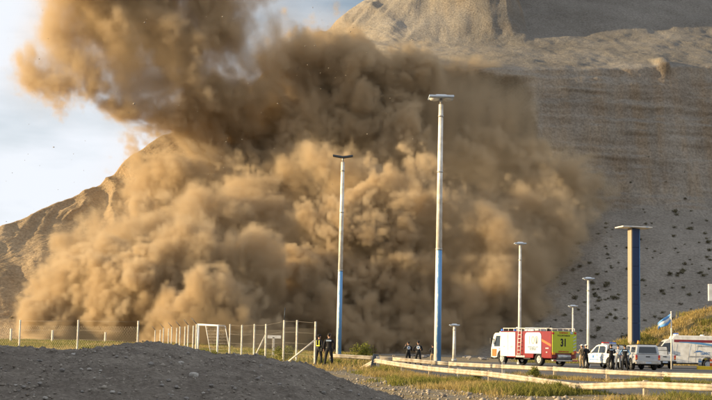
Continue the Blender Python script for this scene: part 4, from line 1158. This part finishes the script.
# ================================================================== PEOPLE
SKIN = mat('skin', (.45, .27, .19), .6, var=.05); HAIR = mat('dark_hair', (.02, .015, .012), .8)
UNIF = mat('navy_uniform', (.014, .016, .022), .85, var=.2); UNI2 = mat('black_uniform', (.011, .011, .013), .85, var=.2)
BOOT = mat('black_boots', (.01, .01, .01), .5)
TANC = mat('tan_jacket', (.30, .22, .12), .85, var=.12); GREYC = mat('light_grey_shirt', (.40, .44, .50), .85); BLUC = mat('light_blue_shirt', (.14, .28, .48), .85)
HIVIS = mat('hi_vis_yellow', (.62, .66, .05), .7); PATCH = mat('pale_patch', (.46, .58, .72), .7, var=.2); WPATCH = mat('white_patch', (.72, .73, .74), .7)
def person(loc, rz, label, top=UNIF, trousers=UNIF, arms='down', stance=.11, step=0.0, h=1.76, extras=(), cap=False, lean=0.0, sleeve=None, bulk=1.1):
    """faces +Y in its own frame; arms: down / akimbo / front / raised / folded; one value for each side allowed"""
    sc = h / 1.76
    V, E_, Rd = [], [], []
    def v(p, r):
        V.append(Vector(p)); Rd.append(r); return len(V) - 1
    def chain(start, pts):
        prev = start
        for p, r in pts:
            i = v(p, r)
            if prev is not None: E_.append((prev, i))
            prev = i
        return prev
    pel = v((0, 0, .96), (.165, .115))
    wst = chain(pel, [((0, .0, 1.1), (.15, .105))]); chest = chain(wst, [((0, .0, 1.28), (.175, .12)), ((0, -.01, 1.40), (.165, .105))])
    neck = chain(chest, [((0, -.005, 1.49), (.062, .062)), ((0, .015, 1.555), (.062, .068))])
    head = chain(neck, [((0, .02, 1.62), (.078, .098)), ((0, .012, 1.69), (.074, .094)), ((0, .01, 1.735), (.045, .06))])
    chain(head - 2, [((0, .115, 1.615), (.022, .02)), ((0, .135, 1.605), (.012, .014))])                 # nose
    for s in (-1, 1): chain(head - 2, [((s * .078, .005, 1.63), (.02, .028)), ((s * .09, -.005, 1.635), (.012, .025))])   # ears
    for s in (-1, 1):
        st = step * s
        hip = chain(pel, [((s * .095, 0, .88), (.095, .1))])
        foot = chain(hip, [((s * (.1 + stance * .3), st * .4 + .01, .68), (.082, .085)), ((s * (.1 + stance * .6), st * .7 + .02, .48), (.06, .066)), ((s * (.1 + stance * .8), st * .9 - .01, .30), (.058, .06)),
                           ((s * (.1 + stance), st - .02, .09), (.045, .05))])
        chain(foot, [((s * (.1 + stance + .01), st + .06, .045), (.048, .042)), ((s * (.1 + stance + .03), st + .15, .035), (.045, .032))])
        sh = chain(chest, [((s * .19, -.01, 1.40), (.068, .068))])
        mode = arms if isinstance(arms, str) else arms[0 if s < 0 else 1]
        el, wr, hd, fd = {'down': ((.265, -.03, 1.13), (.285, .05, .90), (.285, .07, .83), (0, .15, -1)),
              'akimbo': ((.36, -.06, 1.16), (.22, .07, 1.02), (.18, .10, 1.0), (-1, .3, -.2)),
              'front': ((.27, .04, 1.14), (.17, .27, 1.16), (.13, .33, 1.18), (-.6, .8, .2)),
              'raised': ((.31, .1, 1.20), (.16, .25, 1.42), (.12, .27, 1.49), (-.4, .3, 1)),
              'folded': ((.28, .06, 1.15), (.06, .24, 1.18), (-.02, .25, 1.2), (-1, .1, .1))}[mode]
        k = lambda p: (s * p[0], p[1], p[2])
        wri = chain(sh, [(k(((.19 + el[0]) / 2 + .01, el[1] * .5, (1.40 + el[2]) / 2)), (.056, .058)), (k(el), (.047, .048)), (k(tuple((a + b) / 2 for a, b in zip(el, wr))), (.044, .045)), (k(wr), (.03, .032))])
        pal = chain(wri, [(k(hd), (.036, .022))])
        f = Vector((s * fd[0], fd[1], fd[2])).normalized(); side = f.cross(Vector((s, .3, .2))).normalized()
        hp = Vector(k(hd))
        for j, ln in enumerate((.075, .085, .08, .062)):
            b = hp + side * (.027 - .018 * j) + f * .035
            chain(pal, [(b, (.010, .010)), (b + f * ln * .5 + Vector((0, .008, 0)), (.009, .009)), (b + f * ln + Vector((0, .022, 0)), (.007, .007))])
        tb = hp + side * .036 - f * .005
        chain(pal, [(tb, (.012, .012)), (tb + side * .02 + f * .03, (.010, .010)), (tb + side * .024 + f * .055, (.008, .008))])
    if lean:
        for i, p in enumerate(V):
            if p.z > .9: V[i] = Vector((p.x + lean * (p.z - .9), p.y, p.z))
    me = bpy.data.meshes.new('person'); me.from_pydata([p * sc for p in V], E_, [])
    tmp = bpy.data.objects.new('person', me); COL.objects.link(tmp)
    sk = tmp.modifiers.new('skin', 'SKIN'); sk.use_smooth_shade = True; sk.branch_smoothing = .6
    for i, r in enumerate(Rd):
        d = me.skin_vertices[0].data[i]; d.radius = (r[0] * sc * (bulk if r[0] > .04 and V[i].z < 1.45 else 1.0), r[1] * sc * (bulk if r[0] > .04 and V[i].z < 1.45 else 1.0)); d.use_root = (i == 0)
    sb = tmp.modifiers.new('sub', 'SUBSURF'); sb.levels = 2; sb.render_levels = 2
    dg = bpy.context.evaluated_depsgraph_get()
    bme = bpy.data.meshes.new_from_object(tmp.evaluated_get(dg)); bpy.data.objects.remove(tmp)
    bme.materials.clear()
    for m_ in (SKIN, top, trousers, BOOT, sleeve or top): bme.materials.append(m_)
    hands = [Vector(V[i]) * sc for i in range(len(V)) if Rd[i] == (.036, .022)]
    for p in bme.polygons:
        c = p.center; z = c.z / sc
        near_hand = any((c - hpt).length < .10 * sc for hpt in hands)
        mi = 0 if (z > 1.5 or near_hand) else 1 if z > .97 else 2 if z > .16 else 3
        if z > .7 and abs(c.x) > .2 * sc and not near_hand: mi = 4
        p.material_index = mi; p.use_smooth = True
    root = link('person', bme, None, loc); root.rotation_euler = (0, 0, rz); tag(root, label, 'person')
    hm = MB(); hm.ball((0, .002, 1.675), .1, 0, sc=(.88, 1.08, .98), sub=3)
    for vv in [x for x in hm.bm.verts if (x.co.z < 1.665 and x.co.y > -.03) or x.co.z < 1.585]: hm.bm.verts.remove(vv)
    bmesh.ops.scale(hm.bm, vec=(sc * 1.03, sc * 1.03, sc), verts=hm.bm.verts)
    for vv in hm.bm.verts: vv.co.x += lean * .78 * sc
    hm.build('hair', HAIR, root)
    if cap:
        c_ = MB(); c_.ball((0, .0, 1.705), .108, 0, sc=(.92, 1.1, .72), sub=3)
        for vv in [x for x in c_.bm.verts if x.co.z < 1.69]: c_.bm.verts.remove(vv)
        c_.box((0, .15, 1.70), (.15, .12, .012), 0, bev=.004)
        bmesh.ops.scale(c_.bm, vec=(sc,) * 3, verts=c_.bm.verts); 
        for vv in c_.bm.verts: vv.co.x += lean * .8 * sc
        c_.build('cap', cap, root)
    def back_plate(name, z, w, hgt, m_, round_=False, y=-.145):
        b = MB()
        if round_: b.tube((lean * .4, y + .02, z), (lean * .4, y - .004, z), w / 2, seg=20)
        else: b.box((lean * .4, y, z), (w, .03, hgt), 0, bev=.006)
        bmesh.ops.scale(b.bm, vec=(sc,) * 3, verts=b.bm.verts); return b.build(name, m_, root)
    b = MB(); b.tube((0, 0, .99), (0, 0, 1.04), 1, 1, seg=20, cap=False)
    for vv in b.bm.verts: vv.co.x *= .178 * sc; vv.co.y *= .132 * sc; vv.co.z *= sc
    b.build('belt', BOOT, root)
    for e in extras:
        if e == 'patch': back_plate('back_patch', 1.375, .27, .07, PATCH)
        if e == 'emblem': back_plate('back_emblem', 1.31, .25, 0, WPATCH, True, -.128)
        if e == 'emblem': back_plate('emblem_ring', 1.31, .12, 0, BLUC, True, -.1305)
        if e == 'harness':
            back_plate('hi_vis_band', 1.12, .30, .05, HIVIS, y=-.118)
            for s in (-1, 1):
                b = MB(); b.box((s * .1, -.128, 1.27), (.045, .02, .3), 0, rot=Matrix.Rotation(s * .12, 3, 'Y') if False else None, bev=.004); b.build('hi_vis_strap', HIVIS, root)
        if e == 'holster':
            b = MB(); b.box((.2, .0, .9), (.07, .13, .22), 0, bev=.02); b.build('holster', BOOT, root)
    return root
def gp(px, y, dz=0.0): return place(px, y, dz)
person(gp(318.5, 76, .02), R(-35), 'officer in black with yellow hi-vis harness standing beside the fence brace', UNI2, UNI2, arms=('front', 'down'), stance=.03, step=.1, h=1.74, extras=('harness', 'holster'), cap=UNI2)
person(gp(328.5, 73, .02), R(-6), 'officer in black uniform with pale back patch standing on the gravel path', UNI2, UNI2, arms=('down', 'down'), stance=.1, step=.06, h=1.82, extras=('patch', 'holster'))
person(gp(408, 93, .0), R(12), 'person in dark clothes with pale back emblem, head turned, hands raised in front', UNIF, UNI2, arms=('raised', 'front'), stance=.06, h=1.68, extras=('emblem',))
person(gp(418, 92, .0), R(-4), 'person in dark shirt with round white back emblem behind the guard rail', UNIF, UNI2, arms=('akimbo', 'front'), stance=.1, h=1.75, extras=('emblem',), cap=UNIF)
person(gp(432.6, 102, .0), R(-10), 'dark figure half hidden behind the tallest mast', UNIF, TANC, arms=('front', 'down'), stance=.05, h=1.6)
person(gp(581.8, 98, .08), R(40), 'firefighter in tan turnout jacket and pale helmet beside the fire engine', TANC, TANC, arms=('front', 'down'), stance=.08, h=1.72, cap=WPATCH)
person(gp(586, 96.5, .08), R(25), 'person in black uniform standing at the white police pickup bonnet', UNI2, UNI2, arms=('down', 'front'), stance=.1, h=1.72, cap=WPATCH)
person(gp(611.2, 92.5, .08), R(5), 'officer in black with pale back patch, elbows out, beside white police pickup door', UNI2, UNI2, arms=('folded', 'folded'), stance=.07, h=1.78, extras=('patch', 'holster'))
person(gp(625, 92, .08), R(-8), 'officer in black vest over light blue sleeves near silver pickup', UNI2, UNI2, arms=('akimbo', 'akimbo'), stance=.07, h=1.74, extras=('patch',), cap=UNI2, sleeve=BLUC)
person(gp(618.2, 95.5, .08), R(175), 'person in light grey shirt facing the two officers by the pickups', GREYC, mat('grey_trousers', (.16, .17, .19), .85), arms=('front', 'front'), stance=.06, h=1.70)
# ================================================================== PLANTS AND STONES
def plant_mat(name, cols, tl=.35):
    m, nt, out = new_mat(name); N, L = nt.nodes.new, nt.links.new
    oi = N('ShaderNodeObjectInfo'); geo = N('ShaderNodeNewGeometry'); wn_ = N('ShaderNodeTexWhiteNoise'); wn_.noise_dimensions = '1D'
    L(geo.outputs['Random Per Island'], wn_.inputs['W'])
    r = N('ShaderNodeValToRGB')
    while len(r.color_ramp.elements) < len(cols): r.color_ramp.elements.new(.5)
    for k, (e, c) in enumerate(zip(r.color_ramp.elements, cols)): e.position = k / (len(cols) - 1); e.color = tuple(c) + (1,)
    L(wn_.outputs['Value'], r.inputs['Fac'])
    d = N('ShaderNodeBsdfDiffuse'); t = N('ShaderNodeBsdfTranslucent'); mx = N('ShaderNodeMixShader'); mx.inputs['Fac'].default_value = tl
    L(r.outputs['Color'], d.inputs['Color']); L(r.outputs['Color'], t.inputs['Color']); L(d.outputs[0], mx.inputs[1]); L(t.outputs[0], mx.inputs[2]); L(mx.outputs[0], out.inputs['Surface'])
    return m
M_DRY = plant_mat('dry_grass', [(.36, .26, .10), (.44, .33, .14), (.30, .23, .08), (.48, .39, .19)])
M_GRN = plant_mat('green_weeds', [(.13, .14, .03), (.19, .19, .045), (.27, .25, .08), (.16, .16, .04)])
M_SHR = plant_mat('scrub', [(.095, .09, .055), (.14, .125, .075), (.19, .16, .10)], .15)
M_BSH = plant_mat('bush_leaves', [(.11, .13, .03), (.17, .18, .04), (.23, .22, .06)])
M_STEM = mat('woody_stem', (.12, .08, .05), .9)
rg = np.random.default_rng(4)
def blades(name, pts, hts, m, per=26, spread=.22, wid=.014, bend=.5, kind='stuff'):
    """tufts of upright tapered blades; one mesh"""
    n = len(pts) * per
    base_ = np.repeat(np.asarray(pts), per, axis=0) + np.c_[rg.normal(0, spread, (n, 2)), np.zeros(n)]
    h = np.repeat(np.asarray(hts), per) * rg.uniform(.45, 1.1, n)
    a = rg.uniform(0, 2 * np.pi, n); ln = rg.uniform(.1, bend * 2.2, n) * h
    dx, dy = np.cos(a), np.sin(a); b = rg.uniform(0, 2 * np.pi, n); wx_, wy_ = np.cos(b) * wid, np.sin(b) * wid
    z = np.zeros(n)
    v0 = base_ - np.c_[wx_, wy_, z + .05]; v1 = base_ + np.c_[wx_, wy_, z - .05]
    mid = base_ + np.c_[dx * ln * .35, dy * ln * .35, h * .6]
    v2 = mid + np.c_[wx_, wy_, z] * .8; v3 = mid - np.c_[wx_, wy_, z] * .8
    v4 = base_ + np.c_[dx * ln, dy * ln, h]
    V = np.stack([v0, v1, v2, v3, v4], 1).reshape(-1, 3)
    i = np.arange(n) * 5
    me = bpy.data.meshes.new(name)
    q = np.stack([i, i + 1, i + 2, i + 3], -1); t = np.stack([i + 3, i + 2, i + 4], -1)
    me.vertices.add(len(V)); me.vertices.foreach_set('co', V.reshape(-1).astype(np.float32))
    lp = np.concatenate([q, t], 1).reshape(-1)
    me.loops.add(len(lp)); me.loops.foreach_set('vertex_index', lp.astype(np.int32))
    ls = np.stack([np.arange(n) * 7, np.arange(n) * 7 + 4], -1).reshape(-1)
    me.polygons.add(2 * n); me.polygons.foreach_set('loop_start', ls.astype(np.int32)); me.update(calc_edges=True); me.validate()
    me.materials.append(m)
    o = link(name, me); tag(o, kind=kind); return o
def along(path, off, n, sd):
    Q = lerp_path(path, 400); k = rg.integers(0, 399, n); t = rg.random(n)[:, None]
    p = Q[k] * (1 - t) + Q[k + 1] * t + np.c_[rg.normal(0, sd * .3, n), rg.normal(off, sd, n)]
    return np.c_[p, ground_z(p[:, 0], p[:, 1])]
def patchy(P_, sc, thr, seed):
    f_ = fbm(P_[:, 0], P_[:, 1], P_[:, 0] * 0, sc, 3, seed=seed); return P_[f_ > thr]
# verge in front of the near rail, between the rails, behind the far rail
A = np.concatenate([along(FRONT, -1.2, 900, 1.4), along(FRONT, -4.5, 1700, 2.6), along(FRONT, .5, 260, .35), along(BACK, -.6, 420, .5)])
dry = patchy(A, 3.0, -.15, 3); blades('dry_grass', dry, .12 + .26 * rg.random(len(dry)) ** 2, M_DRY, per=40, spread=.22, wid=.010)
A = np.concatenate([along(FRONT, -1.0, 620, 1.0), along(FRONT, -4.0, 800, 2.4), along(BACK, -.65, 420, .4), along(BACK, .6, 160, .4)])
grn = patchy(A, 2.2, .08, 9); blades('green_weeds', grn, .16 + .34 * rg.random(len(grn)) ** 2, M_GRN, per=46, spread=.2, wid=.014)
# field behind the mound and around the fence
n = 4200; xx = rg.uniform(-60, 2, n); yy = rg.uniform(68, 205, n); F_ = np.c_[xx, yy, ground_z(xx, yy)]
fd_ = patchy(F_, 9, -.05, 13); blades('field_grass', fd_, .22 + .2 * rg.random(len(fd_)), M_DRY, per=30, spread=.5, wid=.022)
fg_ = patchy(F_, 7, .16, 17); blades('field_weeds', fg_, .3 + .3 * rg.random(len(fg_)), M_GRN, per=34, spread=.4, wid=.025)
# embankment cover
n = 1500; xx = rg.uniform(18, 60, n); yy = rg.uniform(139, 158, n); E3 = np.array([(a, b, emb_z(a, b)) for a, b in zip(xx, yy)])
blades('embankment_grass', E3, .3 + .25 * rg.random(n), M_DRY, per=26, spread=.4, wid=.03)
e2 = patchy(E3, 4, .12, 27); blades('embankment_weeds', e2, .4 + .35 * rg.random(len(e2)), M_GRN, per=34, spread=.4, wid=.035)

def bush_mesh(name, rx, rz_, n, leaf, m, seed, stems=7):
    r2 = np.random.default_rng(seed); V = []; Fc = []
    cl = [Vector((r2.normal(0, rx * .45), r2.normal(0, rx * .45), rz_ * (.25 + .65 * r2.random()))) for _ in range(12)]
    for k in range(n):
        c = cl[k % 12]; p = c + Vector(r2.normal(0, 1, 3)) * rx * .26
        if p.z < .02: p.z = .02 + .1 * r2.random()
        u_ = Vector(r2.normal(0, 1, 3)).normalized(); w_ = u_.orthogonal().normalized(); s_ = leaf * (.6 + .8 * r2.random())
        i = len(V); V += [p - u_ * s_, p + w_ * s_ * .45, p + u_ * s_, p - w_ * s_ * .45]; Fc.append((i, i + 1, i + 2, i + 3))
    me = mesh_from(name, V, Fc, [m], smooth=False)
    st = MB()
    for k in range(stems):
        c = cl[k]; st.tube((c.x * .12, c.y * .12, -.05), (c.x * .9, c.y * .9, c.z), rx * .035, rx * .015, seg=5)
    sm_ = bpy.data.meshes.new(name + '_stems'); st.bm.to_mesh(sm_); st.bm.free(); sm_.materials.append(M_STEM)
    return me, sm_
def bush(name, loc, meshes, s, rz, label, cat, group=None, stems=True):
    root = empty(name, loc, rz); root.scale = (s, s, s); tag(root, label, cat, group)
    link('foliage', meshes[0], root)
    if stems: link('stems', meshes[1], root)
    return root
BM = [bush_mesh('leafy_bush', .55, 1.0, 900, .07, M_BSH, k) for k in range(3)]
bush('leafy_bush', place(363, 96, 0), (BM[0]), 1.25, .4, 'tall yellow-green bush standing behind the guard rail between the masts', 'bush')
for k, (px, y, s, lb) in enumerate(((285, 80, .95, 'round green bush at the foot of the fence post with a rod'), (266, 83, .7, 'low green bush under the braced fence posts'), (214, 88, .6, 'small bright green bush at the foot of the white goal'),
        (98, 92, .8, 'low green bush on the mound crest between widely spaced fence posts'), (84, 93, .7, 'squat green bush close to the tall chain-link post'), (126, 90, .5, 'tiny green bush beside the chain-link post near the dust'))):
    bush('leafy_bush', place(px, y, 0), BM[k % 3], s, k * 1.3, lb, 'bush')
for k, (px, y, s, lb) in enumerate(((536, 70.5, .62, 'spreading green bush against the far guard rail before the fire engine'), (667, 61.5, .5, 'low green bush in front of the far guard rail below the silver pickup'), (478, 59.5, .5, 'low weed clump by the near guard rail post'),
        (560, 49, .42, 'dark weed clump at the sagging rail joint'))):
    bush('leafy_bush', place(px, y, 0), BM[(k + 1) % 3], s, k * 2.1, lb, 'bush')
# ---- scrub on the talus: hit points on the hill
from mathutils.bvhtree import BVHTree
deps = bpy.context.evaluated_depsgraph_get()
hb_tree = BVHTree.FromObject(hill, deps)
SM = [bush_mesh('scrub', .6, .75, 160, .14, M_SHR, 20 + k, 5) for k in range(4)]
rs = random.Random(8); cnt = 0
spots = []
for _ in range(4000):
    px = rs.uniform(470, 712); py = rs.uniform(150, 340)
    dn = np.interp(py, [150, 190, 230, 280, 340], [.02, .12, .8, 1, 1]) * np.interp(px, [470, 560, 620, 712], [.4, .7, 1, 1])
    if rs.random() > dn * .55: continue
    if mnoise.noise(Vector((px * .025, py * .035, 3.1))) < -.35: continue
    spots.append((px, py))
for px, py in [(70, 330), (40, 322), (20, 300), (58, 312), (12, 318), (30, 335)]: spots.append((px, py))
for px, py in spots[:250] + spots[-6:]:
    hit = hb_tree.ray_cast(CAM, ray(px, py).normalized())
    if hit[0] is None: continue
    s = rs.uniform(.22, .5) / rs.uniform(.5, 1.0) * (1.35 if rs.random() < .12 else 1.0)
    bush('scrub_bush', hit[0] + Vector((0, 0, -.1)), SM[cnt % 4], s, rs.uniform(0, 6), 'small dark scrub bush dotted on the grey scree slope', 'shrub', 'scrub bushes on the scree slope', stems=False)
    cnt += 1
# ---- stones
def stone_mesh(seed):
    b = bmesh.new(); bmesh.ops.create_icosphere(b, subdivisions=2, radius=.5)
    r3 = random.Random(seed); k = [Vector((r3.uniform(-1, 1), r3.uniform(-1, 1), r3.uniform(-1, 1))).normalized() for _ in range(9)]
    for v in b.verts:
        for n_ in k:
            d = v.co.dot(n_) - .36
            if d > 0: v.co -= n_ * d
        v.co.z *= .62
    me = bpy.data.meshes.new('stone'); b.to_mesh(me); b.free(); return me
ST = [stone_mesh(k) for k in range(5)]
M_ROCK = mat('pale_rock', (.40, .37, .33), .9, var=.2, nscale=5, bump=.4); M_DROCK = mat('grey_rock', (.24, .22, .20), .9, var=.2, nscale=5, bump=.4); M_WROCK = mat('whitish_rock', (.62, .60, .56), .9, var=.1, nscale=5, bump=.3)
for m_ in ST: m_.materials.append(M_DROCK)
def mound_hit(px, py):
    d = ray(px, py)
    for k in range(900):
        y_ = 9 + k * .03; p = CAM + d * y_
        if mX[0] < p.x < mX[-1] and p.z < mound_z(p.x, y_): return Vector((p.x, y_, mound_z(p.x, y_)))
    return None
def stone(px, py, s, m_, label, k, group=None):
    p = mound_hit(px, py)
    if p is None: return
    me_ = ST[k % 5].copy(); me_.materials[0] = m_
    o = link('stone', me_, None, p + Vector((0, 0, s * .08))); o.scale = (s, s, s); o.rotation_euler = (0, 0, k * 1.7); tag(o, label, 'stone', group)
stone(194, 376, .17, M_ROCK, 'largest whitish stone lying on the dark earth mound', 2)
stone(181, 363.5, .11, M_ROCK, 'pale flat stone uphill from the largest whitish stone', 1)
stone(151, 364, .10, M_DROCK, 'grey stone on the mound left of the largest stone pair', 3)
stone(62, 372, .09, M_DROCK, 'single grey stone on the bare left part of the mound', 4)
for k in range(90):
    px, py = rs.uniform(0, 400), rs.uniform(350, 400)
    stone(px, py, rs.choice([.035, .045, .06, .08]), rs.choice([M_ROCK, M_DROCK, M_DROCK]), 'small grey stone half sunk in the earth of the mound', k, 'small stones on the mound')
# loose rubble fallen at the foot of the slope
sm_V = []
for k in range(120):
    x_ = rs.uniform(8, 60); y_ = rs.uniform(160, 212)
    s = rs.uniform(.25, .9)
    o = link('fallen_rock', ST[k % 5], None, (x_, y_, gz(x_, y_) + s * .15)); o.scale = (s * 1.3, s, s); o.rotation_euler = (0, 0, k)
    tag(o, 'grey fallen rock lying on the flat ground below the scree', 'rock', 'fallen rocks below the scree')

# ---- loose gravel: too many to count
def pebbles(name, P_, S_, m_):
    o8 = np.array([(1, 0, 0), (-1, 0, 0), (0, 1, 0), (0, -1, 0), (0, 0, 1), (0, 0, -1)], float)
    f8 = np.array([(0, 2, 4), (2, 1, 4), (1, 3, 4), (3, 0, 4), (2, 0, 5), (1, 2, 5), (3, 1, 5), (0, 3, 5)])
    n_ = len(P_); V = np.asarray(P_)[:, None, :] + o8[None] * np.asarray(S_)[:, None, None] * rg.uniform(.6, 1.25, (n_, 6, 3)) * np.array([1, 1, .7])
    F_ = (np.arange(n_)[:, None, None] * 6 + f8[None]).reshape(-1, 3)
    me = bpy.data.meshes.new(name); me.vertices.add(n_ * 6); me.vertices.foreach_set('co', V.reshape(-1).astype(np.float32))
    me.loops.add(F_.size); me.loops.foreach_set('vertex_index', F_.reshape(-1).astype(np.int32))
    me.polygons.add(len(F_)); me.polygons.foreach_set('loop_start', np.arange(0, F_.size, 3, dtype=np.int32)); me.update(calc_edges=True)
    me.materials.append(m_); return tag(link(name, me), kind='stuff')
M_GRAV = plant_mat('gravel_stones', [(.19, .16, .13), (.27, .235, .195), (.36, .32, .27), (.23, .20, .165)], 0.0)
n = 14000; xx = rg.uniform(-8, 2.6, n); yy = rg.uniform(13, 27, n)
pebbles('gravel', [(a, b, mound_z(a, b)) for a, b in zip(xx, yy)], rg.gamma(1.5, .0065, n) + .004, M_GRAV)
n = 6000; xx = rg.uniform(-1, 22, n); yy = rg.uniform(36, 78, n)
pebbles('gravel', np.c_[xx, yy, ground_z(xx, yy) + .02], rg.gamma(1.6, .018, n) + .012, M_GRAV)

# ---- bits of rock thrown out by the slide, hanging in the air
n = 170; fx_ = rg.uniform(5, 420, n); fy_ = rg.uniform(5, 230, n)
pebbles('flying_debris', [tuple(at(a, b, 236 + 8 * c)) for a, b, c in zip(fx_, fy_, rg.random(n))], rg.gamma(1.5, .035, n) + .05, M_GRAV)
